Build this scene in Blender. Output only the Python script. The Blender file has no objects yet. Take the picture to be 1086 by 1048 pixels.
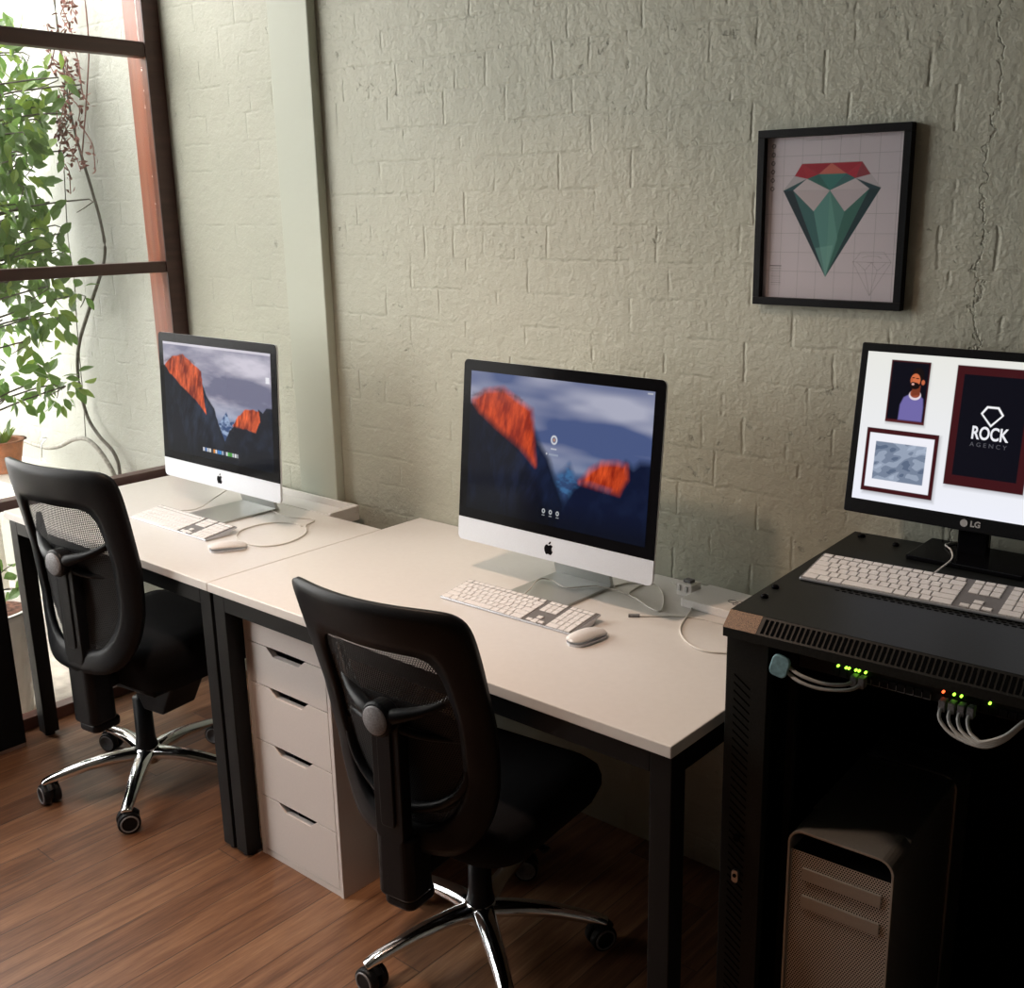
import bpy, bmesh, math, random
import numpy as np
from mathutils import Vector, Matrix
random.seed(7)
rng = np.random.default_rng(5)
S = bpy.context.scene
COL = S.collection
PI = math.pi

# ------------------------------------------------------------------ camera
CY, CP, CR = 0.6930, -0.2585, -0.0127
fw = Vector((-math.sin(CY)*math.cos(CP), math.cos(CY)*math.cos(CP), math.sin(CP)))
rt = Vector((math.cos(CY), math.sin(CY), 0)); up = rt.cross(fw)
r2 = rt*math.cos(CR)+up*math.sin(CR); u2 = -rt*math.sin(CR)+up*math.cos(CR)
cd = bpy.data.cameras.new('camera'); cam = bpy.data.objects.new('camera', cd); COL.objects.link(cam)
M = Matrix((r2, u2, -fw)).transposed().to_4x4(); M.translation = Vector((2.4922, -2.418, 1.8093))
cam.matrix_world = M
cd.sensor_width = 36; cd.sensor_fit = 'HORIZONTAL'; cd.lens = 1147.72/1086*36
cd.shift_x = -36.3/1086; cd.clip_start = .05
S.camera = cam

# ------------------------------------------------------------------ world, lights, exposure
S.view_settings.view_transform = 'Standard'; S.view_settings.look = 'None'
S.view_settings.gamma = 1; S.view_settings.use_curve_mapping = False
S.view_settings.exposure = 0.0
w = bpy.data.worlds.new('world'); S.world = w; w.use_nodes = True
bg = w.node_tree.nodes['Background']; bg.inputs[0].default_value = (1, .985, .945, 1); bg.inputs[1].default_value = 9.0
def area(name, loc, rot, sx, sy, power, col, portal=False, spread=None):
    l = bpy.data.lights.new(name, 'AREA'); l.shape = 'RECTANGLE'; l.size = sx; l.size_y = sy
    l.energy = power; l.color = col
    if portal: l.cycles.is_portal = True
    if spread: l.spread = spread
    o = bpy.data.objects.new(name, l); COL.objects.link(o); o.location = loc; o.rotation_euler = rot
    return o
area('window_portal', (-1.40, -1.37, 1.56), (0, -PI/2, 0), 3.12, 2.66, 1, (1, 1, 1), portal=True)
# a warm ceiling lamp above and in front of the desks
area('ceiling_lamp_light', (.50, -1.42, 2.95), (0, 0, 0), .16, .16, 16, (1, .70, .52), spread=2.0)

# ------------------------------------------------------------------ helpers
def tag(o, label=None, cat=None, group=None, kind=None):
    if label: o['label'] = label
    if cat: o['category'] = cat
    if group: o['group'] = group
    if kind: o['kind'] = kind
    return o
def empty(name, loc=(0, 0, 0), rz=0):
    o = bpy.data.objects.new(name, None); COL.objects.link(o); o.location = loc; o.rotation_euler = (0, 0, rz)
    o.empty_display_size = .05
    return o
def link(name, me, mats, parent=None, smooth=False):
    o = bpy.data.objects.new(name, me); COL.objects.link(o)
    if not isinstance(mats, (list, tuple)): mats = [mats]
    for m in mats: me.materials.append(m)
    if parent: o.parent = parent
    if smooth:
        me.polygons.foreach_set('use_smooth', [True]*len(me.polygons))
    me.update()
    return o
class MB:
    def __init__(s): s.v = []; s.f = []; s.mi = []; s.cur = 0
    def add(s, vs, fs, T=None):
        n = len(s.v)
        for v in vs:
            v = Vector(v)
            s.v.append(tuple(T @ v) if T else tuple(v))
        for f in fs: s.f.append([i+n for i in f]); s.mi.append(s.cur)
        return s
    def box(s, a, b, T=None):
        x0, y0, z0 = a; x1, y1, z1 = b
        vs = [(x0,y0,z0),(x1,y0,z0),(x1,y1,z0),(x0,y1,z0),(x0,y0,z1),(x1,y0,z1),(x1,y1,z1),(x0,y1,z1)]
        return s.add(vs, [(0,3,2,1),(4,5,6,7),(0,1,5,4),(1,2,6,5),(2,3,7,6),(3,0,4,7)], T)
    def prism(s, pts, h0, h1, T=None):       # polygon in xy extruded along z
        n = len(pts)
        vs = [(p[0], p[1], h0) for p in pts]+[(p[0], p[1], h1) for p in pts]
        fs = [list(range(n))[::-1], list(range(n, 2*n))]+[(i, (i+1) % n, n+(i+1) % n, n+i) for i in range(n)]
        return s.add(vs, fs, T)
    def cyl(s, r, h0, h1, T=None, n=24, r1=None):
        r1 = r if r1 is None else r1
        vs = [(r*math.cos(2*PI*i/n), r*math.sin(2*PI*i/n), h0) for i in range(n)]+[(r1*math.cos(2*PI*i/n), r1*math.sin(2*PI*i/n), h1) for i in range(n)]
        fs = [list(range(n))[::-1], list(range(n, 2*n))]+[(i, (i+1) % n, n+(i+1) % n, n+i) for i in range(n)]
        return s.add(vs, fs, T)
    def lathe(s, prof, T=None, n=28):
        m = len(prof); vs = []
        for (r, z) in prof:
            for i in range(n): vs.append((r*math.cos(2*PI*i/n), r*math.sin(2*PI*i/n), z))
        fs = []
        for j in range(m-1):
            for i in range(n): fs.append((j*n+i, j*n+(i+1) % n, (j+1)*n+(i+1) % n, (j+1)*n+i))
        fs.append(list(range(n))[::-1]); fs.append(list(range((m-1)*n, m*n)))
        return s.add(vs, fs, T)
    def sweep(s, pts, rad, n=10, up=(0, 0, 1), caps=True, samples=6):
        # rad: list of (width, height) half sizes (or scalars) per control point
        P = [Vector(p) for p in pts]; R = [(r, r) if not isinstance(r, tuple) else r for r in (rad if isinstance(rad, list) else [rad]*len(P))]
        Q = []; RR = []
        for i in range(len(P)-1):
            p0 = P[max(i-1, 0)]; p1 = P[i]; p2 = P[i+1]; p3 = P[min(i+2, len(P)-1)]
            for k in range(samples):
                t = k/samples
                Q.append(.5*((2*p1)+(-p0+p2)*t+(2*p0-5*p1+4*p2-p3)*t*t+(-p0+3*p1-3*p2+p3)*t**3))
                RR.append((R[i][0]*(1-t)+R[i+1][0]*t, R[i][1]*(1-t)+R[i+1][1]*t))
        Q.append(P[-1]); RR.append(R[-1]); U = Vector(up)
        vs = []; m = len(Q)
        for i, q in enumerate(Q):
            d = (Q[min(i+1, m-1)]-Q[max(i-1, 0)]).normalized()
            a = d.cross(U)
            if a.length < 1e-3: a = d.cross(Vector((.3, .9, .1)))
            a.normalize(); b = a.cross(d).normalized()
            for k in range(n):
                t = 2*PI*k/n
                vs.append(q+a*(RR[i][0]*math.cos(t))+b*(RR[i][1]*math.sin(t)))
        fs = [(i*n+k, i*n+(k+1) % n, (i+1)*n+(k+1) % n, (i+1)*n+k) for i in range(m-1) for k in range(n)]
        if caps: fs += [list(range(n))[::-1], list(range((m-1)*n, m*n))]
        return s.add(vs, fs)
    def mesh(s, name):
        me = bpy.data.meshes.new(name); me.from_pydata(s.v, [], s.f); me.validate()
        if len(me.polygons) == len(s.mi): me.polygons.foreach_set('material_index', s.mi)
        me.update(); return me
    def build(s, name, mats, parent=None, smooth=False, bevel=0, seg=2, recalc=True):
        me = s.mesh(name)
        if recalc:
            bm = bmesh.new(); bm.from_mesh(me); bmesh.ops.recalc_face_normals(bm, faces=bm.faces); bm.to_mesh(me); bm.free()
        o = link(name, me, mats, parent, smooth)
        if bevel:
            md = o.modifiers.new('bevel', 'BEVEL'); md.width = bevel; md.segments = seg; md.limit_method = 'ANGLE'; md.angle_limit = .6
        return o
def R_(rz=0, loc=(0, 0, 0), rx=0, ry=0):
    return Matrix.Translation(loc) @ Matrix.Rotation(rz, 4, 'Z') @ Matrix.Rotation(ry, 4, 'Y') @ Matrix.Rotation(rx, 4, 'X')
def rrect(x0, y0, x1, y1, r, n=6):
    pts = []
    for cx, cy, a in ((x1-r, y1-r, 0), (x0+r, y1-r, PI/2), (x0+r, y0+r, PI), (x1-r, y0+r, 1.5*PI)):
        for i in range(n+1): pts.append((cx+r*math.cos(a+PI/2*i/n), cy+r*math.sin(a+PI/2*i/n)))
    return pts
XZ = Matrix(((1, 0, 0, 0), (0, 0, 1, 0), (0, 1, 0, 0), (0, 0, 0, 1)))   # (x,y,z) -> (x,z,y): prisms standing in the xz plane, extruded along y

# ------------------------------------------------------------------ materials
def mat(name, col, rough=.5, metal=0, spec=.5, **k):
    m = bpy.data.materials.new(name); m.use_nodes = True
    b = m.node_tree.nodes['Principled BSDF']
    b.inputs['Base Color'].default_value = (*col, 1); b.inputs['Roughness'].default_value = rough
    b.inputs['Metallic'].default_value = metal; b.inputs['Specular IOR Level'].default_value = spec
    if 'emit' in k: b.inputs['Emission Color'].default_value = (*k['emit'], 1); b.inputs['Emission Strength'].default_value = k.get('es', 1)
    if 'coat' in k: b.inputs['Coat Weight'].default_value = k['coat']; b.inputs['Coat Roughness'].default_value = .05
    return m
def N(m, t, **k):
    n = m.node_tree.nodes.new(t)
    for a, b in k.items():
        if a.startswith('i_'):
            kk = a[2:]; kk = int(kk) if kk.isdigit() else kk.replace('_', ' ')
            n.inputs[kk].default_value = b
        else: setattr(n, a, b)
    return n
def L(m, a, b): m.node_tree.links.new(a, b)
def bsdf(m): return m.node_tree.nodes['Principled BSDF']
def coords(m): return N(m, 'ShaderNodeTexCoord').outputs['Object']
def noise(m, vec, scale, detail=4, rough=.5):
    n = N(m, 'ShaderNodeTexNoise'); n.inputs['Scale'].default_value = scale; n.inputs['Detail'].default_value = detail; n.inputs['Roughness'].default_value = rough
    L(m, vec, n.inputs['Vector']); return n
def ramp(m, fac, stops):
    r = N(m, 'ShaderNodeValToRGB'); e = r.color_ramp.elements
    e[0].position, e[1].position = stops[0][0], stops[-1][0]
    e[0].color = (*stops[0][1], 1); e[1].color = (*stops[-1][1], 1)
    for p, c in stops[1:-1]:
        x = e.new(p); x.color = (*c, 1)
    L(m, fac, r.inputs[0]); return r.outputs[0]
def math_(m, op, a, b=None, c=None):
    n = N(m, 'ShaderNodeMath', operation=op)
    for i, v in enumerate((a, b, c)):
        if v is None: continue
        if isinstance(v, (int, float)): n.inputs[i].default_value = v
        else: L(m, v, n.inputs[i])
    return n.outputs[0]
def mix(m, fac, a, b):
    n = N(m, 'ShaderNodeMix', data_type='RGBA')
    for s, v in ((n.inputs[0], fac), (n.inputs[6], a), (n.inputs[7], b)):
        if isinstance(v, (int, float)): s.default_value = v
        elif isinstance(v, tuple): s.default_value = (*v, 1)
        else: L(m, v, s)
    return n.outputs[2]
def bump(m, h, strength=.5, dist=.01):
    b = N(m, 'ShaderNodeBump'); b.inputs['Strength'].default_value = strength; b.inputs['Distance'].default_value = dist
    L(m, h, b.inputs['Height']); L(m, b.outputs[0], bsdf(m).inputs['Normal']); return b

def painted_brick(name, col, col2):
    m = mat(name, col, .62)
    co = coords(m)
    sx = N(m, 'ShaderNodeSeparateXYZ'); L(m, co, sx.inputs[0])
    X, Z = sx.outputs[0], sx.outputs[2]
    nz = noise(m, co, 16, 5, .65)
    nz2 = noise(m, co, 13, 5, .65)
    wob = math_(m, 'MULTIPLY', math_(m, 'SUBTRACT', nz.outputs[0], .5), .022)
    wob2 = math_(m, 'MULTIPLY', math_(m, 'SUBTRACT', nz2.outputs[0], .5), .02)
    Zw = math_(m, 'ADD', math_(m, 'ADD', Z, wob), -1.670)
    Xw = math_(m, 'ADD', math_(m, 'ADD', X, wob2), 0.05)
    rh = .0935
    row = math_(m, 'FLOOR', math_(m, 'DIVIDE', Zw, rh))
    fz = math_(m, 'FRACT', math_(m, 'DIVIDE', Zw, rh))
    dz = math_(m, 'MULTIPLY', math_(m, 'MINIMUM', fz, math_(m, 'SUBTRACT', 1, fz)), rh)
    md = math_(m, 'FLOORED_MODULO', row, 5)
    head = math_(m, 'LESS_THAN', md, .5)
    off = math_(m, 'MULTIPLY', math_(m, 'FLOORED_MODULO', row, 2), .5)
    jit = math_(m, 'MULTIPLY', math_(m, 'FRACT', math_(m, 'MULTIPLY', math_(m, 'ABSOLUTE', math_(m, 'SINE', math_(m, 'MULTIPLY', row, 12.9898))), 437.5)), .35)
    L1 = math_(m, 'SUBTRACT', .236, math_(m, 'MULTIPLY', head, .116))
    fx = math_(m, 'FRACT', math_(m, 'ADD', math_(m, 'ADD', math_(m, 'DIVIDE', Xw, L1), off), jit))
    dx = math_(m, 'MULTIPLY', math_(m, 'MINIMUM', fx, math_(m, 'SUBTRACT', 1, fx)), L1)
    # vertical joints press deeper than the bed joints, and both fade out under the paint in places
    nf = noise(m, co, 8, 5); nv = noise(m, co, 10, 5)
    def groove(d, width, fade, amp):
        g = N(m, 'ShaderNodeMapRange', interpolation_type='SMOOTHSTEP'); L(m, d, g.inputs[0])
        g.inputs[1].default_value = 0; g.inputs[2].default_value = width; g.inputs[3].default_value = 1; g.inputs[4].default_value = 0
        f = N(m, 'ShaderNodeMapRange', interpolation_type='SMOOTHSTEP'); L(m, fade, f.inputs[0])
        f.inputs[1].default_value = .44; f.inputs[2].default_value = .60; f.inputs[3].default_value = .05; f.inputs[4].default_value = 1
        return math_(m, 'MULTIPLY', math_(m, 'MULTIPLY', g.outputs[0], f.outputs[0]), amp)
    gz = groove(dz, .008, nf.outputs[0], .38); gx = groove(dx, .007, nv.outputs[0], .6)
    g = math_(m, 'MAXIMUM', gz, gx)
    # long wandering crack on the right-hand side
    nc = noise(m, co, 7, 5, .7)
    cx = math_(m, 'ABSOLUTE', math_(m, 'SUBTRACT', X, math_(m, 'ADD', 1.635, math_(m, 'MULTIPLY', nc.outputs[0], .17))))
    ck = N(m, 'ShaderNodeMapRange'); L(m, cx, ck.inputs[0]); ck.inputs[1].default_value = 0; ck.inputs[2].default_value = .004; ck.inputs[3].default_value = 1; ck.inputs[4].default_value = 0
    g = math_(m, 'MAXIMUM', g, math_(m, 'MULTIPLY', ck.outputs[0], .8))
    # rough pitted patches, strongest on header courses
    pn = noise(m, co, 38, 5, .65); pl = noise(m, co, 2.6, 3)
    pit = N(m, 'ShaderNodeMapRange', interpolation_type='SMOOTHSTEP'); L(m, pn.outputs[0], pit.inputs[0]); pit.inputs[1].default_value = .60; pit.inputs[2].default_value = .72
    pm = N(m, 'ShaderNodeMapRange', interpolation_type='SMOOTHSTEP'); L(m, math_(m, 'ADD', pl.outputs[0], math_(m, 'MULTIPLY', head, .16)), pm.inputs[0]); pm.inputs[1].default_value = .5; pm.inputs[2].default_value = .68
    pit = math_(m, 'MULTIPLY', pit.outputs[0], pm.outputs[0])
    fine = noise(m, co, 120, 3)
    mid = noise(m, co, 22, 4)
    h = math_(m, 'MULTIPLY', g, -1)
    h = math_(m, 'SUBTRACT', h, math_(m, 'MULTIPLY', pit, .9))
    h = math_(m, 'ADD', h, math_(m, 'MULTIPLY', mid.outputs[0], 1.15))
    h = math_(m, 'ADD', h, math_(m, 'MULTIPLY', noise(m, co, 55, 4, .6).outputs[0], .9))
    h = math_(m, 'ADD', h, math_(m, 'MULTIPLY', fine.outputs[0], .4))
    bump(m, h, .7, .005)
    cn = noise(m, co, 1.7, 4)
    base = mix(m, ramp(m, cn.outputs[0], [(.35, (0, 0, 0)), (.65, (1, 1, 1))]), col, col2)
    # darker tone in the pits, joints and crack
    pit_tone = math_(m, 'ADD', math_(m, 'MULTIPLY', pit, .40), math_(m, 'MULTIPLY', g, .16))
    base = mix(m, pit_tone, base, (.13, .125, .10))
    L(m, base, bsdf(m).inputs['Base Color'])
    return m
WALL = painted_brick('painted_brick', (.43, .435, .355), (.48, .48, .395))
WALL_OUT = painted_brick('painted_brick_outside', (.30, .305, .265), (.33, .335, .295))
def plaster(name, col):
    m = mat(name, col, .6); co = coords(m); n = noise(m, co, 14, 5); n2 = noise(m, co, 90, 3)
    bump(m, math_(m, 'ADD', n.outputs[0], math_(m, 'MULTIPLY', n2.outputs[0], .2)), .3, .004)
    return m
PILLAR = plaster('painted_plaster', (.46, .48, .40))
ROOMW = plaster('room_paint', (.20, .185, .16))
CEIL = plaster('ceiling_paint', (.20, .19, .17))

def floor_mat():
    m = mat('floor_boards', (.2, .08, .04), .4)
    co = coords(m); sx = N(m, 'ShaderNodeSeparateXYZ'); L(m, co, sx.inputs[0]); X, Y = sx.outputs[0], sx.outputs[1]
    pw = .106
    px = math_(m, 'DIVIDE', math_(m, 'SUBTRACT', X, .370), pw); idx = math_(m, 'FLOOR', px); fx = math_(m, 'FRACT', px)
    dx = math_(m, 'MULTIPLY', math_(m, 'MINIMUM', fx, math_(m, 'SUBTRACT', 1, fx)), pw)
    rnd = N(m, 'ShaderNodeTexWhiteNoise', noise_dimensions='1D'); L(m, idx, rnd.inputs['W'])
    yy = math_(m, 'DIVIDE', math_(m, 'ADD', Y, math_(m, 'MULTIPLY', rnd.outputs[0], 3.0)), 1.5); fy = math_(m, 'FRACT', yy)
    dy = math_(m, 'MULTIPLY', math_(m, 'MINIMUM', fy, math_(m, 'SUBTRACT', 1, fy)), 1.5)
    rnd2 = N(m, 'ShaderNodeTexWhiteNoise', noise_dimensions='2D')
    cmb = N(m, 'ShaderNodeCombineXYZ'); L(m, idx, cmb.inputs[0]); L(m, math_(m, 'FLOOR', yy), cmb.inputs[1]); L(m, cmb.outputs[0], rnd2.inputs['Vector'])
    cv = N(m, 'ShaderNodeCombineXYZ'); L(m, math_(m, 'MULTIPLY', X, 26), cv.inputs[0]); L(m, math_(m, 'MULTIPLY', Y, 1.8), cv.inputs[1]); L(m, math_(m, 'MULTIPLY', rnd2.outputs[0], 9), cv.inputs[2])
    gr = noise(m, cv.outputs[0], 1.6, 7, .65)
    cv2 = N(m, 'ShaderNodeCombineXYZ'); L(m, math_(m, 'MULTIPLY', X, 160), cv2.inputs[0]); L(m, math_(m, 'MULTIPLY', Y, 8), cv2.inputs[1]); L(m, math_(m, 'MULTIPLY', rnd2.outputs[0], 9), cv2.inputs[2])
    gr2 = noise(m, cv2.outputs[0], 1.3, 4, .6)
    f = math_(m, 'ADD', math_(m, 'MULTIPLY', gr.outputs[0], .62), math_(m, 'MULTIPLY', rnd2.outputs[0], .28))
    f = math_(m, 'ADD', f, math_(m, 'MULTIPLY', gr2.outputs[0], .30))
    c = ramp(m, f, [(.30, (.036, .015, .008)), (.48, (.095, .040, .019)), (.62, (.170, .078, .038)), (.76, (.26, .135, .07)), (.92, (.42, .27, .16))])
    gap = math_(m, 'MINIMUM', dx, dy)
    gm = N(m, 'ShaderNodeMapRange'); L(m, gap, gm.inputs[0]); gm.inputs[1].default_value = 0; gm.inputs[2].default_value = .0024; gm.inputs[3].default_value = .85; gm.inputs[4].default_value = 0
    c = mix(m, gm.outputs[0], c, (.012, .006, .004))
    L(m, c, bsdf(m).inputs['Base Color'])
    big = noise(m, co, 3, 4)
    L(m, math_(m, 'ADD', .30, math_(m, 'MULTIPLY', big.outputs[0], .22)), bsdf(m).inputs['Roughness'])
    h = math_(m, 'SUBTRACT', math_(m, 'MULTIPLY', gr2.outputs[0], .15), gm.outputs[0])
    bump(m, h, .35, .002)
    return m
FLOOR = floor_mat()
def wood(name, c1, c2, axis=2, rough=.4):
    m = mat(name, c1, rough); co = coords(m); mp = N(m, 'ShaderNodeMapping'); L(m, co, mp.inputs[0])
    s = [30, 30, 30]; s[axis] = 1.5; mp.inputs['Scale'].default_value = s
    n = noise(m, mp.outputs[0], 1.2, 6)
    L(m, ramp(m, n.outputs[0], [(.3, c1), (.7, c2)]), bsdf(m).inputs['Base Color']); return m
WFRAME = wood('window_timber', (.13, .036, .018), (.22, .068, .034), 2)
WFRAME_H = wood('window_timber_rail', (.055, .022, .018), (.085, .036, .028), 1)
def desk_mat():
    m = mat('white_laminate', (.72, .69, .65), .33); co = coords(m); n = noise(m, co, 60, 2)
    L(m, ramp(m, n.outputs[0], [(.3, (.71, .68, .65)), (.7, (.73, .70, .67))]), bsdf(m).inputs['Base Color']); return m
DESK = desk_mat()
def speck(name, col, rough, sc=300, amt=.3, **k):
    m = mat(name, col, rough, **k); co = coords(m); n = noise(m, co, sc, 2)
    a = tuple(c*(1-amt) for c in col); b = tuple(min(1, c*(1+amt)) for c in col)
    L(m, ramp(m, n.outputs[0], [(.3, a), (.7, b)]), bsdf(m).inputs['Base Color'])
    bump(m, n.outputs[0], .15, .0006); return m
BLKMET = speck('black_powder_coat', (.006, .0065, .007), .45, spec=.22)
BLKPL = speck('black_plastic', (.006, .0065, .008), .42, spec=.2)
BLKFAB = speck('black_fabric', (.004, .004, .005), .9, 500, .5, spec=.15)
GREYPL = speck('grey_plastic', (.19, .19, .20), .42)
RACK = speck('rack_steel', (.009, .010, .009), .45, 240, spec=.25)
GLOSSB = mat('gloss_black_glass', (.005, .005, .006), .14, spec=.3); bsdf(GLOSSB).inputs['IOR'].default_value = 1.16
ALU = speck('anodised_aluminium', (.60, .62, .66), .34, 400, .04, metal=.65)
CHIN = speck('pale_aluminium', (.62, .65, .70), .38, 400, .03, metal=.25)
STAND = speck('stand_aluminium', (.50, .51, .50), .35, 400, .04, metal=.7)
CHROME = mat('chrome', (.82, .83, .85), .09, metal=1)
ZINC = mat('zinc', (.6, .6, .6), .3, metal=1)
WHITEP = speck('white_plastic', (.80, .78, .76), .35, 200, .03)
KEYW = speck('key_white', (.82, .79, .77), .42, 200, .02)
KEYBED = speck('key_bed_grey', (.17, .16, .155), .5, 200, .05)
CABW = speck('white_foil', (.66, .61, .585), .4, 150, .02)
CABLE = mat('white_cable', (.66, .63, .58), .45)
NETC = mat('grey_network_cable', (.42, .42, .40), .5)
GLOW = mat('led_green', (.1, .5, .02), .4, emit=(.35, 1, .05), es=3.2)
GLOWR = mat('led_red', (.5, .05, .02), .4, emit=(1, .12, .03), es=3)
WORN = speck('worn_brown_edge', (.16, .085, .04), .5, 700, .9)
TERRA = speck('terracotta', (.50, .20, .09), .8, 40, .2)
POTW = speck('white_pot', (.70, .68, .62), .5, 20, .05)
SOIL = speck('bark_chips', (.16, .07, .045), .9, 60, .7)
GROUND = speck('pale_paving', (.42, .38, .33), .8, 20, .2)
OUTW = plaster('outdoor_white_wall', (.75, .77, .80))
PIPE = speck('grey_vine_bark', (.24, .23, .20), .8, 60, .3)
VINE = speck('dark_vine_bark', (.09, .08, .065), .8, 60, .3)
DRYV = speck('dry_red_stems', (.20, .085, .07), .8, 60, .3)
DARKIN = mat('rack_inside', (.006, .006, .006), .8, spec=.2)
SLOT = mat('dark_slot', (.001, .001, .001), .9, spec=.05)
BLUETAPE = speck('pale_blue_tape', (.22, .40, .46), .6, 120, .2)
def leaf_mat(name, c1, c2):
    m = mat(name, c1, .45); co = coords(m); n = noise(m, co, 11, 3)
    L(m, ramp(m, n.outputs[0], [(.35, c1), (.68, c2)]), bsdf(m).inputs['Base Color'])
    b = bsdf(m); tr = N(m, 'ShaderNodeBsdfTranslucent'); tr.inputs[0].default_value = (*[min(1, x*1.6) for x in c2], 1)
    mx = N(m, 'ShaderNodeMixShader'); mx.inputs[0].default_value = .35
    out = m.node_tree.nodes['Material Output']
    L(m, b.outputs[0], mx.inputs[1]); L(m, tr.outputs[0], mx.inputs[2]); L(m, mx.outputs[0], out.inputs[0]); return m
LEAF = leaf_mat('leaf_green', (.045, .095, .026), (.105, .185, .045))
LEAFY = leaf_mat('leaf_bright', (.10, .17, .03), (.19, .28, .05))
def glass_mat(name, tint=(1, 1, 1), ior=1.45):
    m = bpy.data.materials.new(name); m.use_nodes = True; nt = m.node_tree; nt.nodes.clear()
    out = nt.nodes.new('ShaderNodeOutputMaterial'); t = nt.nodes.new('ShaderNodeBsdfTransparent'); t.inputs[0].default_value = (*tint, 1)
    g = nt.nodes.new('ShaderNodeBsdfGlossy'); g.inputs['Roughness'].default_value = .02
    fr = nt.nodes.new('ShaderNodeFresnel'); ge = nt.nodes.new('ShaderNodeNewGeometry'); mr = nt.nodes.new('ShaderNodeMapRange')
    mr.inputs[3].default_value = ior; mr.inputs[4].default_value = 1/ior      # same reflectance on both faces of the pane
    nt.links.new(ge.outputs['Backfacing'], mr.inputs[0]); nt.links.new(mr.outputs[0], fr.inputs[0])
    mx = nt.nodes.new('ShaderNodeMixShader'); nt.links.new(fr.outputs[0], mx.inputs[0]); nt.links.new(t.outputs[0], mx.inputs[1]); nt.links.new(g.outputs[0], mx.inputs[2]); nt.links.new(mx.outputs[0], out.inputs[0])
    return m
GLASS = glass_mat('window_glass')
PGLASS = glass_mat('picture_glass')
def holes(name, col, pitch, hole, rough, metal, plane='xz', hexa=True):
    """solid sheet with a regular pattern of see-through holes"""
    m = mat(name, col, rough, metal); co = coords(m); sx = N(m, 'ShaderNodeSeparateXYZ'); L(m, co, sx.inputs[0])
    A, B = sx.outputs[0], sx.outputs[2]
    ry = pitch*.866
    row = math_(m, 'FLOOR', math_(m, 'DIVIDE', B, ry)); fb = math_(m, 'SUBTRACT', math_(m, 'FRACT', math_(m, 'DIVIDE', B, ry)), .5)
    off = math_(m, 'MULTIPLY', math_(m, 'FLOORED_MODULO', row, 2), .5)
    fa = math_(m, 'SUBTRACT', math_(m, 'FRACT', math_(m, 'ADD', math_(m, 'DIVIDE', A, pitch), off)), .5)
    d = math_(m, 'SQRT', math_(m, 'ADD', math_(m, 'POWER', math_(m, 'MULTIPLY', fa, pitch), 2), math_(m, 'POWER', math_(m, 'MULTIPLY', fb, ry), 2)))
    op = math_(m, 'GREATER_THAN', d, hole)
    L(m, op, bsdf(m).inputs['Alpha']); return m
MESHF = holes('chair_mesh', (.012, .012, .013), .0060, .00175, .7, 0)
GRILLE = holes('perforated_aluminium', (.62, .59, .54), .0052, .0018, .4, .55)

# ------------------------------------------------------------------ pictures as vertex colours on a grid
def vnoise(X, Y, f, seed=0):
    r = np.random.default_rng(seed); G = r.random((64, 64))
    x = X*f; y = Y*f; xi = np.floor(x).astype(int); yi = np.floor(y).astype(int); fx = x-xi; fy = y-yi
    fx = fx*fx*(3-2*fx); fy = fy*fy*(3-2*fy)
    g = lambda a, b: G[a % 64, b % 64]
    return (g(xi, yi)*(1-fx)+g(xi+1, yi)*fx)*(1-fy)+(g(xi, yi+1)*(1-fx)+g(xi+1, yi+1)*fx)*fy
def fbm(X, Y, f, o=5, seed=0):
    a = 0; s = .5; t = 0
    for i in range(o): a = a+s*vnoise(X, Y, f*2**i, seed+i); t += s; s *= .55
    return a/t
def pmask(U, V, pts, soft=0, asp=1.0):
    inside = np.zeros(U.shape, bool); n = len(pts); dist = np.full(U.shape, 9.)
    for i in range(n):
        x0, y0 = pts[i]; x1, y1 = pts[(i+1) % n]
        c = ((y0 > V) != (y1 > V))
        with np.errstate(divide='ignore', invalid='ignore'):
            xx = (x1-x0)*(V-y0)/(y1-y0 if y1 != y0 else 1e-9)+x0
        inside ^= (c & (U < xx))
        dx, dy = (x1-x0), (y1-y0)*asp; l = dx*dx+dy*dy+1e-12
        t = np.clip(((U-x0)*dx+(V-y0)*asp*dy)/l, 0, 1)
        dist = np.minimum(dist, np.hypot(U-x0-t*dx, (V-y0)*asp-t*dy))
    sd = np.where(inside, dist, -dist); k = max(soft, 1e-4)
    return np.clip(.5+sd/(2*k), 0, 1)
def lerp(img, m, c):
    c = np.asarray(c, float)
    return img*(1-m[..., None])+c*m[..., None]
def srgb(c):
    c = np.asarray(c, float)/255.; return np.where(c <= .04045, c/12.92, ((c+.055)/1.055)**2.4)
def gridimg(name, img, w_, h_, matl, parent, y=0.0):
    """sheet in the xz plane facing -y, lower-left at (0,0); img rows run downward, linear rgb"""
    H, W = img.shape[:2]
    xs = np.linspace(0, w_, W); zs = np.linspace(h_, 0, H)
    XX, ZZ = np.meshgrid(xs, zs)
    co = np.stack([XX, np.full_like(XX, y), ZZ], -1).reshape(-1, 3).astype('f')
    i = np.arange((H-1)*(W-1)); r = i//(W-1); c = i % (W-1); a = r*W+c
    quads = np.stack([a+W, a+W+1, a+1, a], -1).astype('i')
    me = bpy.data.meshes.new(name); me.vertices.add(H*W); me.vertices.foreach_set('co', co.ravel())
    me.loops.add(quads.size); me.loops.foreach_set('vertex_index', quads.ravel())
    me.polygons.add(len(quads)); me.polygons.foreach_set('loop_start', np.arange(0, quads.size, 4).astype('i'))
    me.update(calc_edges=True); me.validate()
    at = me.color_attributes.new('picture', 'FLOAT_COLOR', 'POINT')
    at.data.foreach_set('color', np.concatenate([img.reshape(-1, 3), np.ones((H*W, 1))], 1).astype('f').ravel())
    return link(name, me, matl, parent)
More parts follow.
